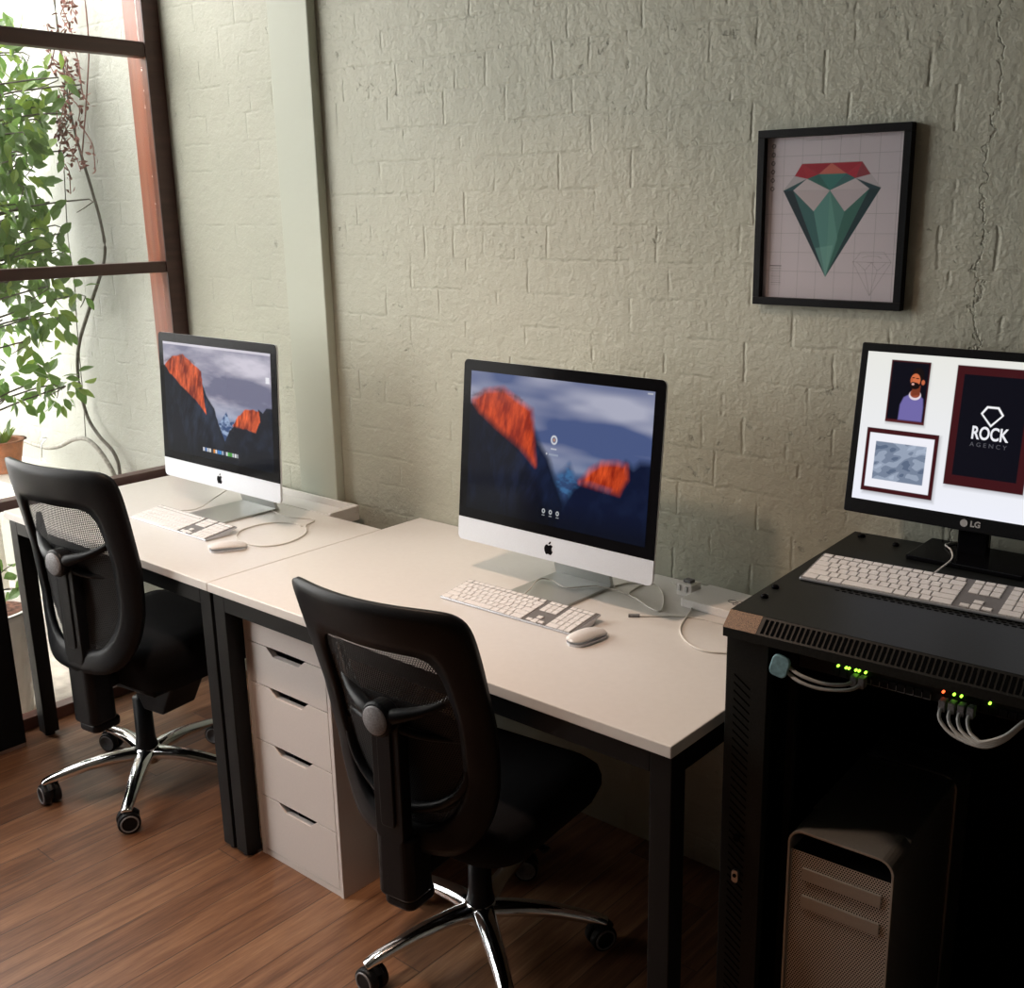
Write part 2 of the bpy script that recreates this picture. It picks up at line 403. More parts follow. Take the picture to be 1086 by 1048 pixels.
def screen_mat(name, strength, rough=.12):
    m = mat(name, (.004, .004, .005), rough, spec=.3); bsdf(m).inputs['IOR'].default_value = 1.16; a = N(m, 'ShaderNodeAttribute', attribute_name='picture')
    L(m, a.outputs['Color'], bsdf(m).inputs['Emission Color']); bsdf(m).inputs['Emission Strength'].default_value = strength; return m
def print_mat(name):
    m = mat(name, (1, 1, 1), .7); a = N(m, 'ShaderNodeAttribute', attribute_name='picture')
    L(m, a.outputs['Color'], bsdf(m).inputs['Base Color']); return m
def text_obj(body, size, name, matl, parent, loc, width=None, bold=0.0, space=1.0):
    """flat lettering standing in the xz plane facing -y, centred on loc"""
    c = bpy.data.curves.new(name, 'FONT'); c.body = body; c.size = size; c.align_x = 'CENTER'; c.align_y = 'CENTER'; c.offset = bold; c.extrude = .0002; c.space_character = space
    t = bpy.data.objects.new(name, c); COL.objects.link(t)
    dg = bpy.context.evaluated_depsgraph_get(); me = bpy.data.meshes.new_from_object(t.evaluated_get(dg)); bpy.data.objects.remove(t)
    xs = [v.co.x for v in me.vertices]; s = 1 if not width else width/(max(xs)-min(xs))
    for v in me.vertices: v.co = Vector((v.co.x*s+loc[0], loc[1]+v.co.z*1.0, v.co.y+loc[2]))
    me.materials.clear(); me.name = name
    return link(name, me, matl, parent)

H = .836                # desk height
WY = -.06               # plane of the back wall
# ------------------------------------------------------------------ room shell
def struct(o, lab): return tag(o, lab, 'room', kind='structure')
b = MB(); b.box((-1.35, -6.2, -.10), (4.2, WY+.30, 0)); struct(b.build('floor', FLOOR), 'red brown timber floor boards of the office')
b = MB(); b.box((-1.35, WY, -.1), (4.2, WY+.24, 3.3)); struct(b.build('wall_back', WALL), 'sage painted rough brick wall behind the desks')
b = MB(); b.box((4.0, -6.2, 0), (4.2, WY, 3.3)); struct(b.build('wall_right', ROOMW), 'plain side wall to the right')
b = MB(); b.box((-1.35, -6.2, 0), (4.0, -6.0, 3.3)); struct(b.build('wall_front', ROOMW), 'plain wall behind the viewer')
b = MB(); b.box((-1.35, -6.0, 3.1), (4.0, WY, 3.3)); struct(b.build('ceiling', CEIL), 'plain ceiling')
b = MB(); b.box((-.575, WY-.035, 0), (-.375, WY, 3.1)); struct(b.build('trim_1', PILLAR, bevel=.004), 'smooth painted flat pillar on the back wall')
b = MB(); b.box((-1.35, -6.0, 0), (-1.25, -2.76, 3.1)); struct(b.build('wall_left', ROOMW), 'plain left wall beyond the window')

# window wall: timber posts and rails with glass panes
win = empty('window_1', (-1.30, WY, 0)); struct(win, 'red brown timber framed window wall')
o = MB().box((-.075, -.066, 0), (.046, 0, 3.1)).build('window_post', WFRAME, win, bevel=.003)
MB().box((.046, -.066, 0), (.052, 0, 3.1)).build('post_shade_face', WFRAME_H, o)['label'] = 'room-side face with its shade put into the colour'  # thin facing, darkened to give the post's room side its shade
for y0 in (-1.38, -2.66):
    MB().box((-.05, y0-.034, 0), (.05, y0+.034, 3.1)).build('window_post', WFRAME, win, bevel=.003)
bays = [(-.068, -1.346), (-1.414, -2.626)]
for (ya, yb) in bays:
    for z0, z1 in ((0, .045), (.818, .852), (1.593, 1.633), (2.349, 2.400), (3.04, 3.10)):
        MB().box((-.006, yb, z0), (.050, ya, z1)).build('window_rail', WFRAME_H, win, bevel=.003)
    for z0, z1 in ((.045, .818), (.852, 1.593), (1.633, 2.349), (2.400, 3.04)):
        MB().box((.014, yb, z0), (.020, ya, z1)).build('glass_pane', GLASS, win)

# outside: the brick wall runs on, paving, a pale boundary wall
b = MB(); b.box((-3.3, WY, -.3), (-1.352, WY+.24, 3.3)); struct(b.build('wall_outside', WALL_OUT), 'sunlit brick wall continuing outside the window')
b = MB(); b.box((-7, -7, -.25), (-1.352, WY, -.06)); struct(b.build('ground', GROUND), 'pale paving outside the window')
b = MB(); b.box((-4.4, -7, -.06), (-4.2, WY, 1.1)); struct(b.build('wall_boundary', OUTW), 'low white boundary wall outside')

# ------------------------------------------------------------------ desks
def desk(name, x0, x1, y0, y1, label):
    r = empty(name, ((x0+x1)/2, (y0+y1)/2, 0)); tag(r, label, 'desk', 'white desks along the brick wall')
    w2, d2 = (x1-x0)/2, (y1-y0)/2; t = .026; L_ = .05
    MB().box((-w2, -d2, H-t), (w2, d2, H)).build('desktop', DESK, r, bevel=.0025)
    q = [(-w2+.006, -d2+.012), (w2-.006-L_, -d2+.012), (-w2+.006, d2-.012-L_), (w2-.006-L_, d2-.012-L_)]
    for (a, c) in q:
        lg = MB().box((a, c, .012), (a+L_, c+L_, H-t)).build('leg', BLKMET, r, bevel=.002)
        MB().cyl(.018, 0, .0125, R_(loc=(a+L_/2, c+L_/2, 0)), 16).build('leg_foot', BLKPL, lg)
    z1 = H-t; z0 = z1-.05
    a0, a1, c0, c1 = -w2+.006+L_, w2-.006-L_, -d2+.012, d2-.012
    MB().box((a0, c0, z0), (a1, c0+.03, z1)).build('frame_rail', BLKMET, r, bevel=.0015)
    MB().box((a0, c1-.03, z0), (a1, c1, z1)).build('frame_rail', BLKMET, r, bevel=.0015)
    MB().box((-w2+.006, c0+L_, z0), (-w2+.036, c1-L_, z1)).build('frame_rail', BLKMET, r, bevel=.0015)
    MB().box((w2-.036, c0+L_, z0), (w2-.006, c1-L_, z1)).build('frame_rail', BLKMET, r, bevel=.0015)
    return r
desk('office_desk', -1.196, -.001, -.868, -.232, 'white topped desk with black steel legs nearest the window')
desk('office_desk', .001, 1.500, -.868, -.064, 'larger white topped desk with black legs beside the server rack')
# shallow white cable tray between the left desk and the wall
tr = empty('cable_tray', (-.62, -.165, H)); tag(tr, 'shallow white tray behind the left desk against the pillar', 'tray')
m_ = MB()
m_.box((-.50, -.064, -.045), (.36, .066, -.018))
for bx in (((-.50, .058, -.018), (.36, .066, .006)), ((-.50, -.064, -.018), (.36, -.056, 0)), ((.335, -.056, -.018), (.36, .058, .004)), ((-.50, -.056, -.018), (-.49, .058, .004))): m_.box(*bx)
m_.build('tray_body', DESK, tr, bevel=.0015)
MB().box((.30, .03, -H), (.33, .06, -.045)).build('tray_support', BLKMET, tr); MB().box((-.47, .03, -H), (-.44, .06, -.045)).build('tray_support', BLKMET, tr)

# ------------------------------------------------------------------ drawer unit
dr = empty('drawer_unit', (.243, -.807, 0)); tag(dr, 'tall white drawer unit with cut-out handles under the desks', 'drawer unit')
hw = .18; dp = .58; zt = .735
m_ = MB(); m_.box((-hw, 0, 0), (-hw+.014, dp, zt)); m_.box((hw-.014, 0, 0), (hw, dp, zt)); m_.box((-hw+.014, .018, zt-.018), (hw-.014, dp, zt)); m_.box((-hw+.014, 0.002, 0), (hw-.014, dp, .02)); m_.box((-hw+.014, dp-.01, .02), (hw-.014, dp, zt-.018))
m_.build('carcass', CABW, dr, bevel=.0012)
zs = [.022, .198, .374, .549, .670, .733]
for i in range(5):
    z0, z1 = zs[i]+.0015, zs[i+1]-.0015; xa, xb = -hw+.0155, hw-.0155
    hx = -.0; n0, n1 = hx-.082, hx+.082
    if i < 4: pts = [(xa, z0), (xb, z0), (xb, z1), (n1, z1), (n1-.028, z1-.022), (n0+.028, z1-.022), (n0, z1), (xa, z1)]
    else: pts = [(xa, z0), (xb, z0), (xb, z1), (xa, z1)]
    d_ = MB().prism(pts, 0, .017, XZ).build('drawer', CABW, dr, bevel=.0008)
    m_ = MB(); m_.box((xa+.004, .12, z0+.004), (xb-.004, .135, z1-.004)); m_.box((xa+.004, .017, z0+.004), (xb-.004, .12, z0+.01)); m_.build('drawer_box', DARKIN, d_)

# ------------------------------------------------------------------ office chairs
def chair(name, cx, cy, ang, dz, base_ang, label, slide=(0, 0), lean=0.0):
    r = empty(name, (cx, cy, 0), ang); tag(r, label, 'office chair', 'black mesh office chairs')
    # backrest surface
    def ys(x, z):
        zz = [.40, .50, .62, .77, .90, 1.06]; yy = [-.270, -.262, -.268, -.296, -.335, -.385]
        y = float(np.interp(z, zz, yy))+lean*(z-.765); return y+.055*(x/.24)**2
    half_o = [(0, 1.052), (.10, 1.052), (.185, 1.050), (.222, 1.040), (.240, 1.012), (.245, .955), (.244, .86), (.242, .77), (.237, .68), (.226, .59), (.205, .52), (.170, .465), (.115, .435), (0, .428)]
    half_i = [(0, .938), (.08, .938), (.125, .934), (.148, .922), (.160, .900), (.166, .87), (.170, .82), (.171, .76), (.168, .68), (.158, .60), (.140, .555), (.112, .520), (.075, .500), (0, .493)]
    def full(h): return h+[(-x, z) for x, z in h[::-1][1:-1]]
    O, I = full(half_o), full(half_i); n = len(O)
    def dense(P, k=3):
        out = []
        for i in range(len(P)):
            a = P[i-1]; b_ = P[i]; c = P[(i+1) % len(P)]; d = P[(i+2) % len(P)]
            for j in range(k):
                t = j/k
                out.append(tuple(.5*((2*b_[q])+(-a[q]+c[q])*t+(2*a[q]-5*b_[q]+4*c[q]-d[q])*t*t+(-a[q]+3*b_[q]-3*c[q]+d[q])*t**3) for q in (0, 1)))
        return out
    O, I = dense(O), dense(I); n = len(O); K = 5
    vs = []; fs = []
    for side in (0, 1):
        for k in range(K):
            t = k/(K-1); th = .012*min(1, math.sin(PI*(.10+.80*t))*1.9)
            for i in range(n):
                x = O[i][0]*(1-t)+I[i][0]*t; z = O[i][1]*(1-t)+I[i][1]*t
                vs.append((x, ys(x, z)+(-th if side == 0 else th), z+dz))
    for k in range(K-1):
        for i in range(n):
            j = (i+1) % n; a = k*n
            fs.append((a+i, a+j, a+n+j, a+n+i)); a += K*n; fs.append((a+i, a+n+i, a+n+j, a+j))
    for i in range(n):
        j = (i+1) % n; fs.append((i, K*n+i, K*n+j, j)); q = (K-1)*n; fs.append((q+i, q+j, K*n+q+j, K*n+q+i))
    MB().add(vs, fs).build('backrest_frame', BLKPL, r, smooth=True)
    # mesh panel
    vs = []; fs = []; KK = 8
    for k in range(KK+1):
        t = k/KK
        for i in range(n):
            x = I[i][0]*1.03*(1-t); z = I[i][1]*(1-t)+.715*t
            vs.append((x, ys(x, z)+.004, z+dz))
    for k in range(KK):
        for i in range(n): j = (i+1) % n; fs.append((k*n+i, k*n+j, (k+1)*n+j, (k+1)*n+i))
    MB().add(vs, fs).build('backrest_mesh', MESHF, r, smooth=True)
    # padded lumbar panel on the sitter's side of the mesh
    hl = [(0, .800), (.08, .797), (.14, .782), (.160, .74), (.158, .66), (.145, .58), (.10, .530), (0, .515)]
    FLp = dense(full(hl)); q = len(FLp)
    vs = [(x, ys(x, z)+.010, z+dz) for x, z in FLp]+[(x*.5, ys(x*.5, .66+(z-.66)*.5)+.010, .66+(z-.66)*.5+dz) for x, z in FLp]+[(x*.5, ys(x*.5, .66+(z-.66)*.5)+.034, .66+(z-.66)*.5+dz) for x, z in FLp]+[(x*.96, ys(x, z)+.024, .66+(z-.66)*.96+dz) for x, z in FLp]
    fs = [(a*q+i, a*q+(i+1) % q, b_*q+(i+1) % q, b_*q+i) for a, b_ in ((0, 1), (2, 3), (3, 0)) for i in range(q)]+[[q+i for i in range(q)], [2*q+i for i in range(q)][::-1]]
    MB().add(vs, fs).build('lumbar_pad', BLKFAB, r, smooth=True)
    # lumbar yoke: rising arms, hoop, spine
    Z = lambda p: (p[0], p[1], p[2]+dz)
    m_ = MB()
    for s in (-1, 1):
        m_.sweep([Z(p) for p in [(s*.012, -.325, .770), (s*.050, -.318, .780), (s*.100, -.296, .795), (s*.150, -.268, .822), (s*.195, -.240, .865)]], [(.020, .018), (.016, .018), (.012, .017), (.010, .015), (.006, .008)], 12, up=(0, -1, 0))
    m_.build('lumbar_arm', BLKPL, r, smooth=True)
    hoop = []
    for i in range(25):
        a = PI*.10+(-1.2*PI)*i/24
        hoop.append(Z((.172*math.cos(a), -.270+.03*abs(math.cos(a)), .665+.135*math.sin(a)*(1 if math.sin(a) < 0 else .9))))
    MB().sweep(hoop, [(.012, .016)]*25, 10, up=(0, -1, 0), samples=2).build('lumbar_hoop', BLKPL, r, smooth=True)
    m_ = MB()
    for s in (-1, 1): m_.sweep([Z(p) for p in [(s*.015, -.31, .745), (s*.08, -.285, .728), (s*.165, -.245, .722)]], [(.012, .012), (.009, .010), (.007, .008)], 10, up=(0, -1, 0))
    m_.build('lower_arm', BLKPL, r, smooth=True)
    m_ = MB(); m_.prism(rrect(-.040, .46+dz, .040, .79+dz, .02), -.315, -.283, XZ); m_.prism(rrect(-.02, .50+dz, .02, .76+dz, .01), -.320, -.315, XZ)
    m_.build('spine', BLKPL, r, bevel=.006)
    T = R_(loc=(0, -.305, .765+dz), rx=PI/2)
    hub = MB().lathe([(.030, -.01), (.040, .0), (.041, .030), (.037, .036), (.0335, .036)], T).build('hub_housing', BLKPL, r, smooth=False, bevel=.002)
    MB().lathe([(.0335, .030), (.0335, .0375), (.030, .040), (.001, .041)], T).build('hub_disc', GREYPL, hub, smooth=True)['label'] = 'silver grey round cap'
    # adjusting knob seen beside the hub
    MB().lathe([(.022, 0), (.024, .004), (.024, .03), (.020, .034)], R_(loc=(-.075, -.225, .735+dz), rx=PI/2)).build('tension_knob', GREYPL, r, bevel=.001)
    # cover at the foot of the spine
    m_ = MB(); m_.prism(rrect(-.052, -.315, .052, -.225, .025), .315+dz*.3, .475+dz); m_.prism(rrect(-.044, -.305, .044, -.21, .022), .285+dz*.3, .315+dz*.3)
    m_.build('spine_cover', BLKPL, r, bevel=.008)
    m_ = MB(); m_.box((-.05, -.25, .355+dz), (.05, .06, .395+dz)); m_.box((-.095, -.13, .335+dz*.4), (.095, .12, .41+dz)); m_.prism([(-.10, .34+dz*.4), (.10, .34+dz*.4), (.045, .275), (-.045, .275)], -.07, .06, XZ); m_.build('tilt_mechanism', BLKPL, r, bevel=.006)
    MB().sweep([Z((.05, -.02, .385)), Z((.16, -.03, .38)), Z((.23, -.04, .37))], [.006, .006, (.014, .006)], 8).build('lever', BLKPL, r, smooth=True)
    # seat
    vs = []; fs = []; NR = 9; rings = [(.72, .372), (.93, .392), (1., .435), (1., .462), (.975, .482), (.90, .494), (.7, .498), (.35, .494), (.02, .492)]
    base = rrect(-.245, -.225, .245, .255, .10, 6); nn = len(base); cyy = .015
    for (s, z) in rings:
        for (x, y) in base:
            yy_ = cyy+(y-cyy)*s; zz_ = z-.03*max(0, (yy_-.12)/.135)**2-(dz*.45 if z < .40 else 0)
            vs.append((x*s, yy_, zz_+dz))
    for k in range(len(rings)-1):
        for i in range(nn): j = (i+1) % nn; fs.append((k*nn+i, k*nn+j, (k+1)*nn+j, (k+1)*nn+i))
    fs.append(list(range(nn))[::-1]); fs.append([(len(rings)-1)*nn+i for i in range(nn)])
    MB().add(vs, fs).build('seat', BLKFAB, r, smooth=True)
    for ch_ in r.children: ch_.location = (slide[0], slide[1], 0)
    # gas column
    MB().lathe([(.036, .115), (.036, .13), (.030, .16), (.028, .30)]).build('column_cover', BLKPL, r, smooth=True)
    MB().lathe([(.015, .29), (.015, .36+dz)]).build('gas_column', CHROME, r, smooth=True)
    # star base
    fb = empty('star_base', (0, 0, 0), 0); bpy.data.objects.remove(fb)
    m_ = MB(); m_.lathe([(.030, .070), (.040, .075), (.044, .10), (.040, .125), (.030, .130)])
    for k in range(5):
        a = base_ang-ang+2*PI*k/5; ca, sa = math.cos(a), math.sin(a)
        m_.sweep([(ca*d, sa*d, z) for d, z in ((.02, .104), (.09, .107), (.17, .102), (.24, .090), (.292, .079), (.318, .071))], [(.034, .022), (.028, .020), (.024, .018), (.021, .016), (.019, .014), (.016, .010)], 12)
    m_.build('star_base', CHROME, r, smooth=True)
    for k in range(5):
        a = base_ang-ang+2*PI*k/5; x, y = .302*math.cos(a), .302*math.sin(a)
        tw = a+(.5 if k % 2 else 1.9); T0 = R_(rz=tw, loc=(x, y, .034))
        cs = MB(); cs.cyl(.009, .02, .045, T0 @ Matrix.Translation((-.008, 0, 0)), 14); cs.sweep([T0 @ Vector((-.012, 0, .028)), T0 @ Vector((.012, 0, .036)), T0 @ Vector((.03, 0, .02))], [(.012, .006)]*3, 8)
        cs = cs.build('caster', BLKPL, r, bevel=.001)
        for s in (-1, 1):
            Tw = T0 @ Matrix.Translation((0, s*.0155, 0)) @ Matrix.Rotation(PI/2, 4, 'X')
            ww = MB(); ww.lathe([(.026, -.0115), (.0325, -.0095), (.034, -.004), (.034, .004), (.0325, .0095), (.026, .0115)], Tw)
            ww = ww.build('wheel', GREYPL if False else BLKPL, cs, smooth=False, bevel=.001)
            MB().lathe([(.0275, s*-1*.0110-.001), (.0265, s*-1*.0110-.0022*s), (.0225, s*-1*.0110-.0022*s), (.022, s*-1*.0110-.0010)], Tw).build('wheel_ring', GREYPL, ww, smooth=True)
    return r
chair('office_chair', .838, -.705, .10, 0.0, math.radians(-35.4), 'black mesh back office chair in front of the middle computer')
chair('office_chair', -.575, -.785, .14, .085, math.radians(-42.5), 'black mesh back office chair at the desk by the window', (.085, .045), .12)

# ------------------------------------------------------------------ wallpapers
def wallpaper(blur, blue):
    W_, H_ = 380, 214
    U, V = np.meshgrid(np.linspace(0, 1, W_), np.linspace(0, 1, H_)); A = .5625
    s = blur
    wx = (fbm(U, V, 9, 4, 3)-.5)*(.03 if not blur else .012)
    wy = (fbm(U, V, 11, 4, 9)-.5)*(.035 if not blur else .012)
    Ux, Vx = U+wx, V+wy
    cl = fbm(U*.8, V*2.0, 3.0, 5 if not blur else 3, 20)
    hi, lo = (srgb((205, 200, 212)), srgb((112, 112, 135))) if not blue else (srgb((186, 188, 208)), srgb((80, 96, 142)))
    band = np.exp(-((V-.34-.1*(U-.6))/.11)**2)*np.clip((U-.3)/.2, 0, 1)
    t = np.clip((cl-.5)*2.2+.62-band*.62-.25*np.exp(-((V-.03)/.08)**2), 0, 1)
    img = lo*(1-t[..., None])+hi*t[..., None]
    hz = np.clip((V-.45)/.2, 0, 1); img = lerp(img, hz*.6, srgb((120, 145, 180)) if not blue else srgb((70, 105, 150)))
    # far snowy peaks in the valley
    pk = pmask(Ux, Vx, [(.44, .62), (.50, .70), (.545, .62), (.59, .55), (.62, .63), (.66, .62), (.68, .9), (.44, .9)], max(.004, s), A)
    sn = np.clip((fbm(U, V, 30, 3, 40)-.42)*4, 0, 1)
    img = lerp(img, pk, srgb((52, 76, 118))); img = lerp(img, pk*sn*.8, srgb((165, 185, 215)) if not blur else srgb((70, 120, 170)))
    dark = srgb((14, 18, 28)) if not blue else srgb((8, 14, 30))
    slab = srgb((44, 54, 74)) if not blue else srgb((26, 40, 72))
    L1 = pmask(Ux, Vx, [(-.1, .2), (.06, .22), (.20, .2), (.37, .30), (.42, .44), (.475, .54), (.52, .68), (.57, .82), (.60, 1.1), (-.1, 1.1)], max(.003, s), A)
    img = lerp(img, L1, dark)
    st = np.clip((fbm(U*3.2+V*.9, V*.5, 9, 4, 50)-.45)*3, 0, 1)
    LS = pmask(Ux, Vx, [(.36, .45), (.40, .42), (.47, .56), (.52, .70), (.56, .86), (.50, .95), (.42, .72), (.30, .55)], max(.02, s), A)
    img = lerp(img, LS*(.35+.65*st), slab)
    LS2 = pmask(Ux, Vx, [(.16, .42), (.34, .56), (.42, .85), (.30, .80), (.18, .60)], .04, A); img = lerp(img, LS2*st*.55, slab); img = lerp(img, L1*np.clip((fbm(U*4, V*.8, 7, 4, 90)-.5)*3, 0, 1)*.45, slab)
    R1 = pmask(Ux, Vx, [(.56, .84), (.62, .70), (.67, .64), (.80, .68), (.86, .58), (.88, .47), (.92, .50), (.95, .46), (1.1, .44), (1.1, 1.1), (.5, 1.1)], max(.003, s), A)
    img = lerp(img, R1, dark*1.2 if not blue else srgb((12, 22, 50)))
    img = lerp(img, R1*np.clip((fbm(U*1.5, V, 10, 4, 60)-.5)*2.5, 0, 1)*.5, slab)
    for P in ([(.015, .21), (.08, .13), (.2, .10), (.29, .17), (.37, .22), (.385, .40), (.40, .60), (.31, .49), (.17, .38), (.06, .28)], [(.65, .655), (.70, .565), (.755, .505), (.83, .485), (.885, .49), (.892, .58), (.855, .69), (.74, .672)]):
        mk = pmask(Ux, Vx, P, max(.003, s), A)
        sv = np.clip((fbm(U*6+V*.6, V*1.1, 8, 5, 70)-.3)*1.9, 0, 1)[..., None]
        rock = srgb((120, 38, 22))*(1-sv)+srgb((250, 112, 62))*sv
        if blue: rock = srgb((150, 38, 18))*(1-sv)+srgb((245, 92, 42))*sv
        img = img*(1-mk[..., None])+rock*mk[..., None]
    # dark treed rim above the first cliff
    rim = np.exp(-((V-(.115+.35*np.abs(U-.17)))/.018)**2)*(U < .33)*np.clip((fbm(U, V, 28, 3, 80)-.35)*3, 0, 1)
    img = lerp(img, np.clip(rim, 0, 1)*.7, srgb((70, 40, 40)))
    img = lerp(img, np.clip((V-.80)/.18, 0, 1)*.65, srgb((8, 12, 16)))
    def disc(u, v, r, c, r0=0, a=1.):
        nonlocal img
        d = np.hypot(U-u, (V-v)*A); m_ = np.clip((r-d)/.0025+.5, 0, 1)*np.clip((d-r0)/.0025+.5, 0, 1)*a; img = lerp(img, m_, c)
    def rect(u0, v0, u1, v1, c, a=1.):
        nonlocal img
        img = lerp(img, ((U >= u0)&(U <= u1)&(V >= v0)&(V <= v1))*a, c)
    if blur:
        disc(.50, .405, .018, srgb((225, 228, 235)), .011); disc(.50, .405, .007, srgb((190, 150, 130)))
        rect(.484, .462, .516, .470, srgb((225, 228, 235)), .7); rect(.474, .498, .526, .512, srgb((170, 180, 200)), .7); disc(.462, .505, .0035, srgb((230, 230, 235)))
        for u in (.461, .50, .539): disc(u, .905, .0085, srgb((225, 228, 232)), .005); rect(u-.008, .93, u+.008, .938, srgb((215, 218, 225)), .7)
        rect(.965, .012, .99, .022, (.8, .8, .8), .6)
    else:
        rect(0, 0, 1, .022, srgb((215, 210, 220)), .8); rect(.955, .20, .985, .25, srgb((235, 235, 240)), .9)
        cols = [(220, 220, 225), (90, 130, 190), (210, 212, 216), (230, 230, 230), (60, 60, 70), (230, 150, 60), (225, 225, 230), (70, 130, 210), (60, 150, 220), (180, 190, 205), (60, 70, 90), (225, 228, 230), (90, 190, 80), (80, 170, 70), (200, 205, 210), (230, 230, 230), (160, 165, 170)]
        for i, c in enumerate(cols): u = .355+i*.0198; rect(u, .905, u+.016, .937, srgb(c), .95)
    return np.clip(img, 0, 1)
SCR_A = screen_mat('screen_glow_left', 1.0, .1); SCR_B = screen_mat('screen_glow_middle', .80, .1)

def apple_logo(parent, x, z, h, y):
    """bitten apple with a leaf, standing in the xz plane"""
    body = [(0, .26), (.10, .34), (.24, .37), (.38, .31), (.43, .24), (.34, .15), (.31, .02), (.36, -.12), (.46, -.20), (.38, -.38), (.27, -.50), (.16, -.50), (.06, -.46), (-.04, -.46), (-.14, -.50), (-.25, -.50), (-.38, -.33), (-.46, -.10), (-.44, .12), (-.34, .28), (-.20, .35), (-.08, .30)]
    leaf = [(.0, .40), (.02, .52), (.10, .62), (.21, .66), (.20, .54), (.12, .44)]
    m_ = MB()
    for P in (body, leaf):
        n = len(P); Q = []
        for i in range(n):
            a, b_, c, d = P[i-1], P[i], P[(i+1) % n], P[(i+2) % n]
            for j in range(3):
                t = j/3; Q.append(tuple(.5*((2*b_[q])+(-a[q]+c[q])*t+(2*a[q]-5*b_[q]+4*c[q]-d[q])*t*t+(-a[q]+3*b_[q]-3*c[q]+d[q])*t**3) for q in (0, 1)))
        m_.prism([(x+p[0]*h, z+p[1]*h) for p in Q], y-.0008, y, XZ)
    return m_.build('logo', GLOSSB, parent)
def computer(name, x, y, z0, ang, tilt, img, smat, label):
    """all in one computer: thin front slab, bulged back, bent stand"""
    r = empty(name, (x, y, H), ang); tag(r, label, 'computer', 'all in one computers on the desks')
    HB = .492; W2 = .325; CH = .063; zb = z0-H
    TT = Matrix.Translation((0, 0, zb)) @ Matrix.Rotation(-tilt, 4, 'X')
    # local screen frame: x right, z up, front at y=0, bottom at z=0
    m_ = MB(); m_.prism(rrect(-W2, 0, W2, HB, .014), .002, .008, TT @ XZ)
    vs = []; fs = []; R0 = rrect(-W2, 0, W2, HB, .014); n = len(R0)
    for s, d in ((1, .006), (.97, .012), (.85, .024), (.6, .036), (.3, .042), (.02, .043)):
        for (a, c) in R0: vs.append(TT @ Vector((a*s, d, HB*.5+(c-HB*.5)*s)))
    for k in range(5):
        for i in range(n): j = (i+1) % n; fs.append((k*n+i, k*n+j, (k+1)*n+j, (k+1)*n+i))
    fs.append([5*n+i for i in range(n)]); m_.add(vs, fs)
    m_.build('housing', ALU, r, smooth=False)
    ro = rrect(-W2, 0, W2, HB, .014)
    chin = [(p[0], min(p[1], CH)) for p in ro if p[1] < CH]; chin = [(-W2, CH)]+[p for p in ro[14:] if True and p[1] < CH]+[(W2, CH)]
    MB().prism(chin, 0, .002, TT @ XZ).build('chin', CHIN, r)['label'] = 'pale aluminium strip below the glass'
    top = [(W2, CH)]+[p for p in ro[:14]]+[(-W2, CH)]
    MB().prism(top, .0, .002, TT @ XZ).build('screen_bezel', GLOSSB, r)['label'] = 'black glass border'
    lg = apple_logo(r, 0, CH*.5-.001, .030, 0); lg.data.transform(TT)
    sw, sh = .594, .372
    sc = gridimg('screen', img, sw, sh, smat, r)
    sc.data.transform(TT @ Matrix.Translation((-sw/2, -.0006, CH+.028)))
    sc['label'] = 'lit screen with orange cliffs and clouds'
    # stand: foot plate on the desk and bent neck
    m_ = MB(); fy0, fy1 = -.075, .165
    m_.prism(rrect(-.095, fy0, .095, fy1, .012), .0, .007)
    m_.add([(-.095+0, fy1-.02, .004), (.095, fy1-.02, .004), (.095, fy1-.008, .007), (-.095, fy1-.008, .007), (-.095, .062, zb+.20), (.095, .062, zb+.20), (.095, .068, zb+.205), (-.095, .068, zb+.205)], [(0, 1, 2, 3), (4, 5, 6, 7), (0, 1, 5, 4), (1, 2, 6, 5), (2, 3, 7, 6), (3, 0, 4, 7)])
    m_.build('stand', STAND, r, bevel=.002)
    return r
computer('desktop_computer', -.545, -.444, .929, -.004, .052, wallpaper(0, False), SCR_A, 'silver desktop computer with mountain screen, beside the window')
computer('desktop_computer', .801, -.378, .932, -.014, .098, wallpaper(.017, True), SCR_B, 'silver desktop computer with blurred login screen, on the middle desk')

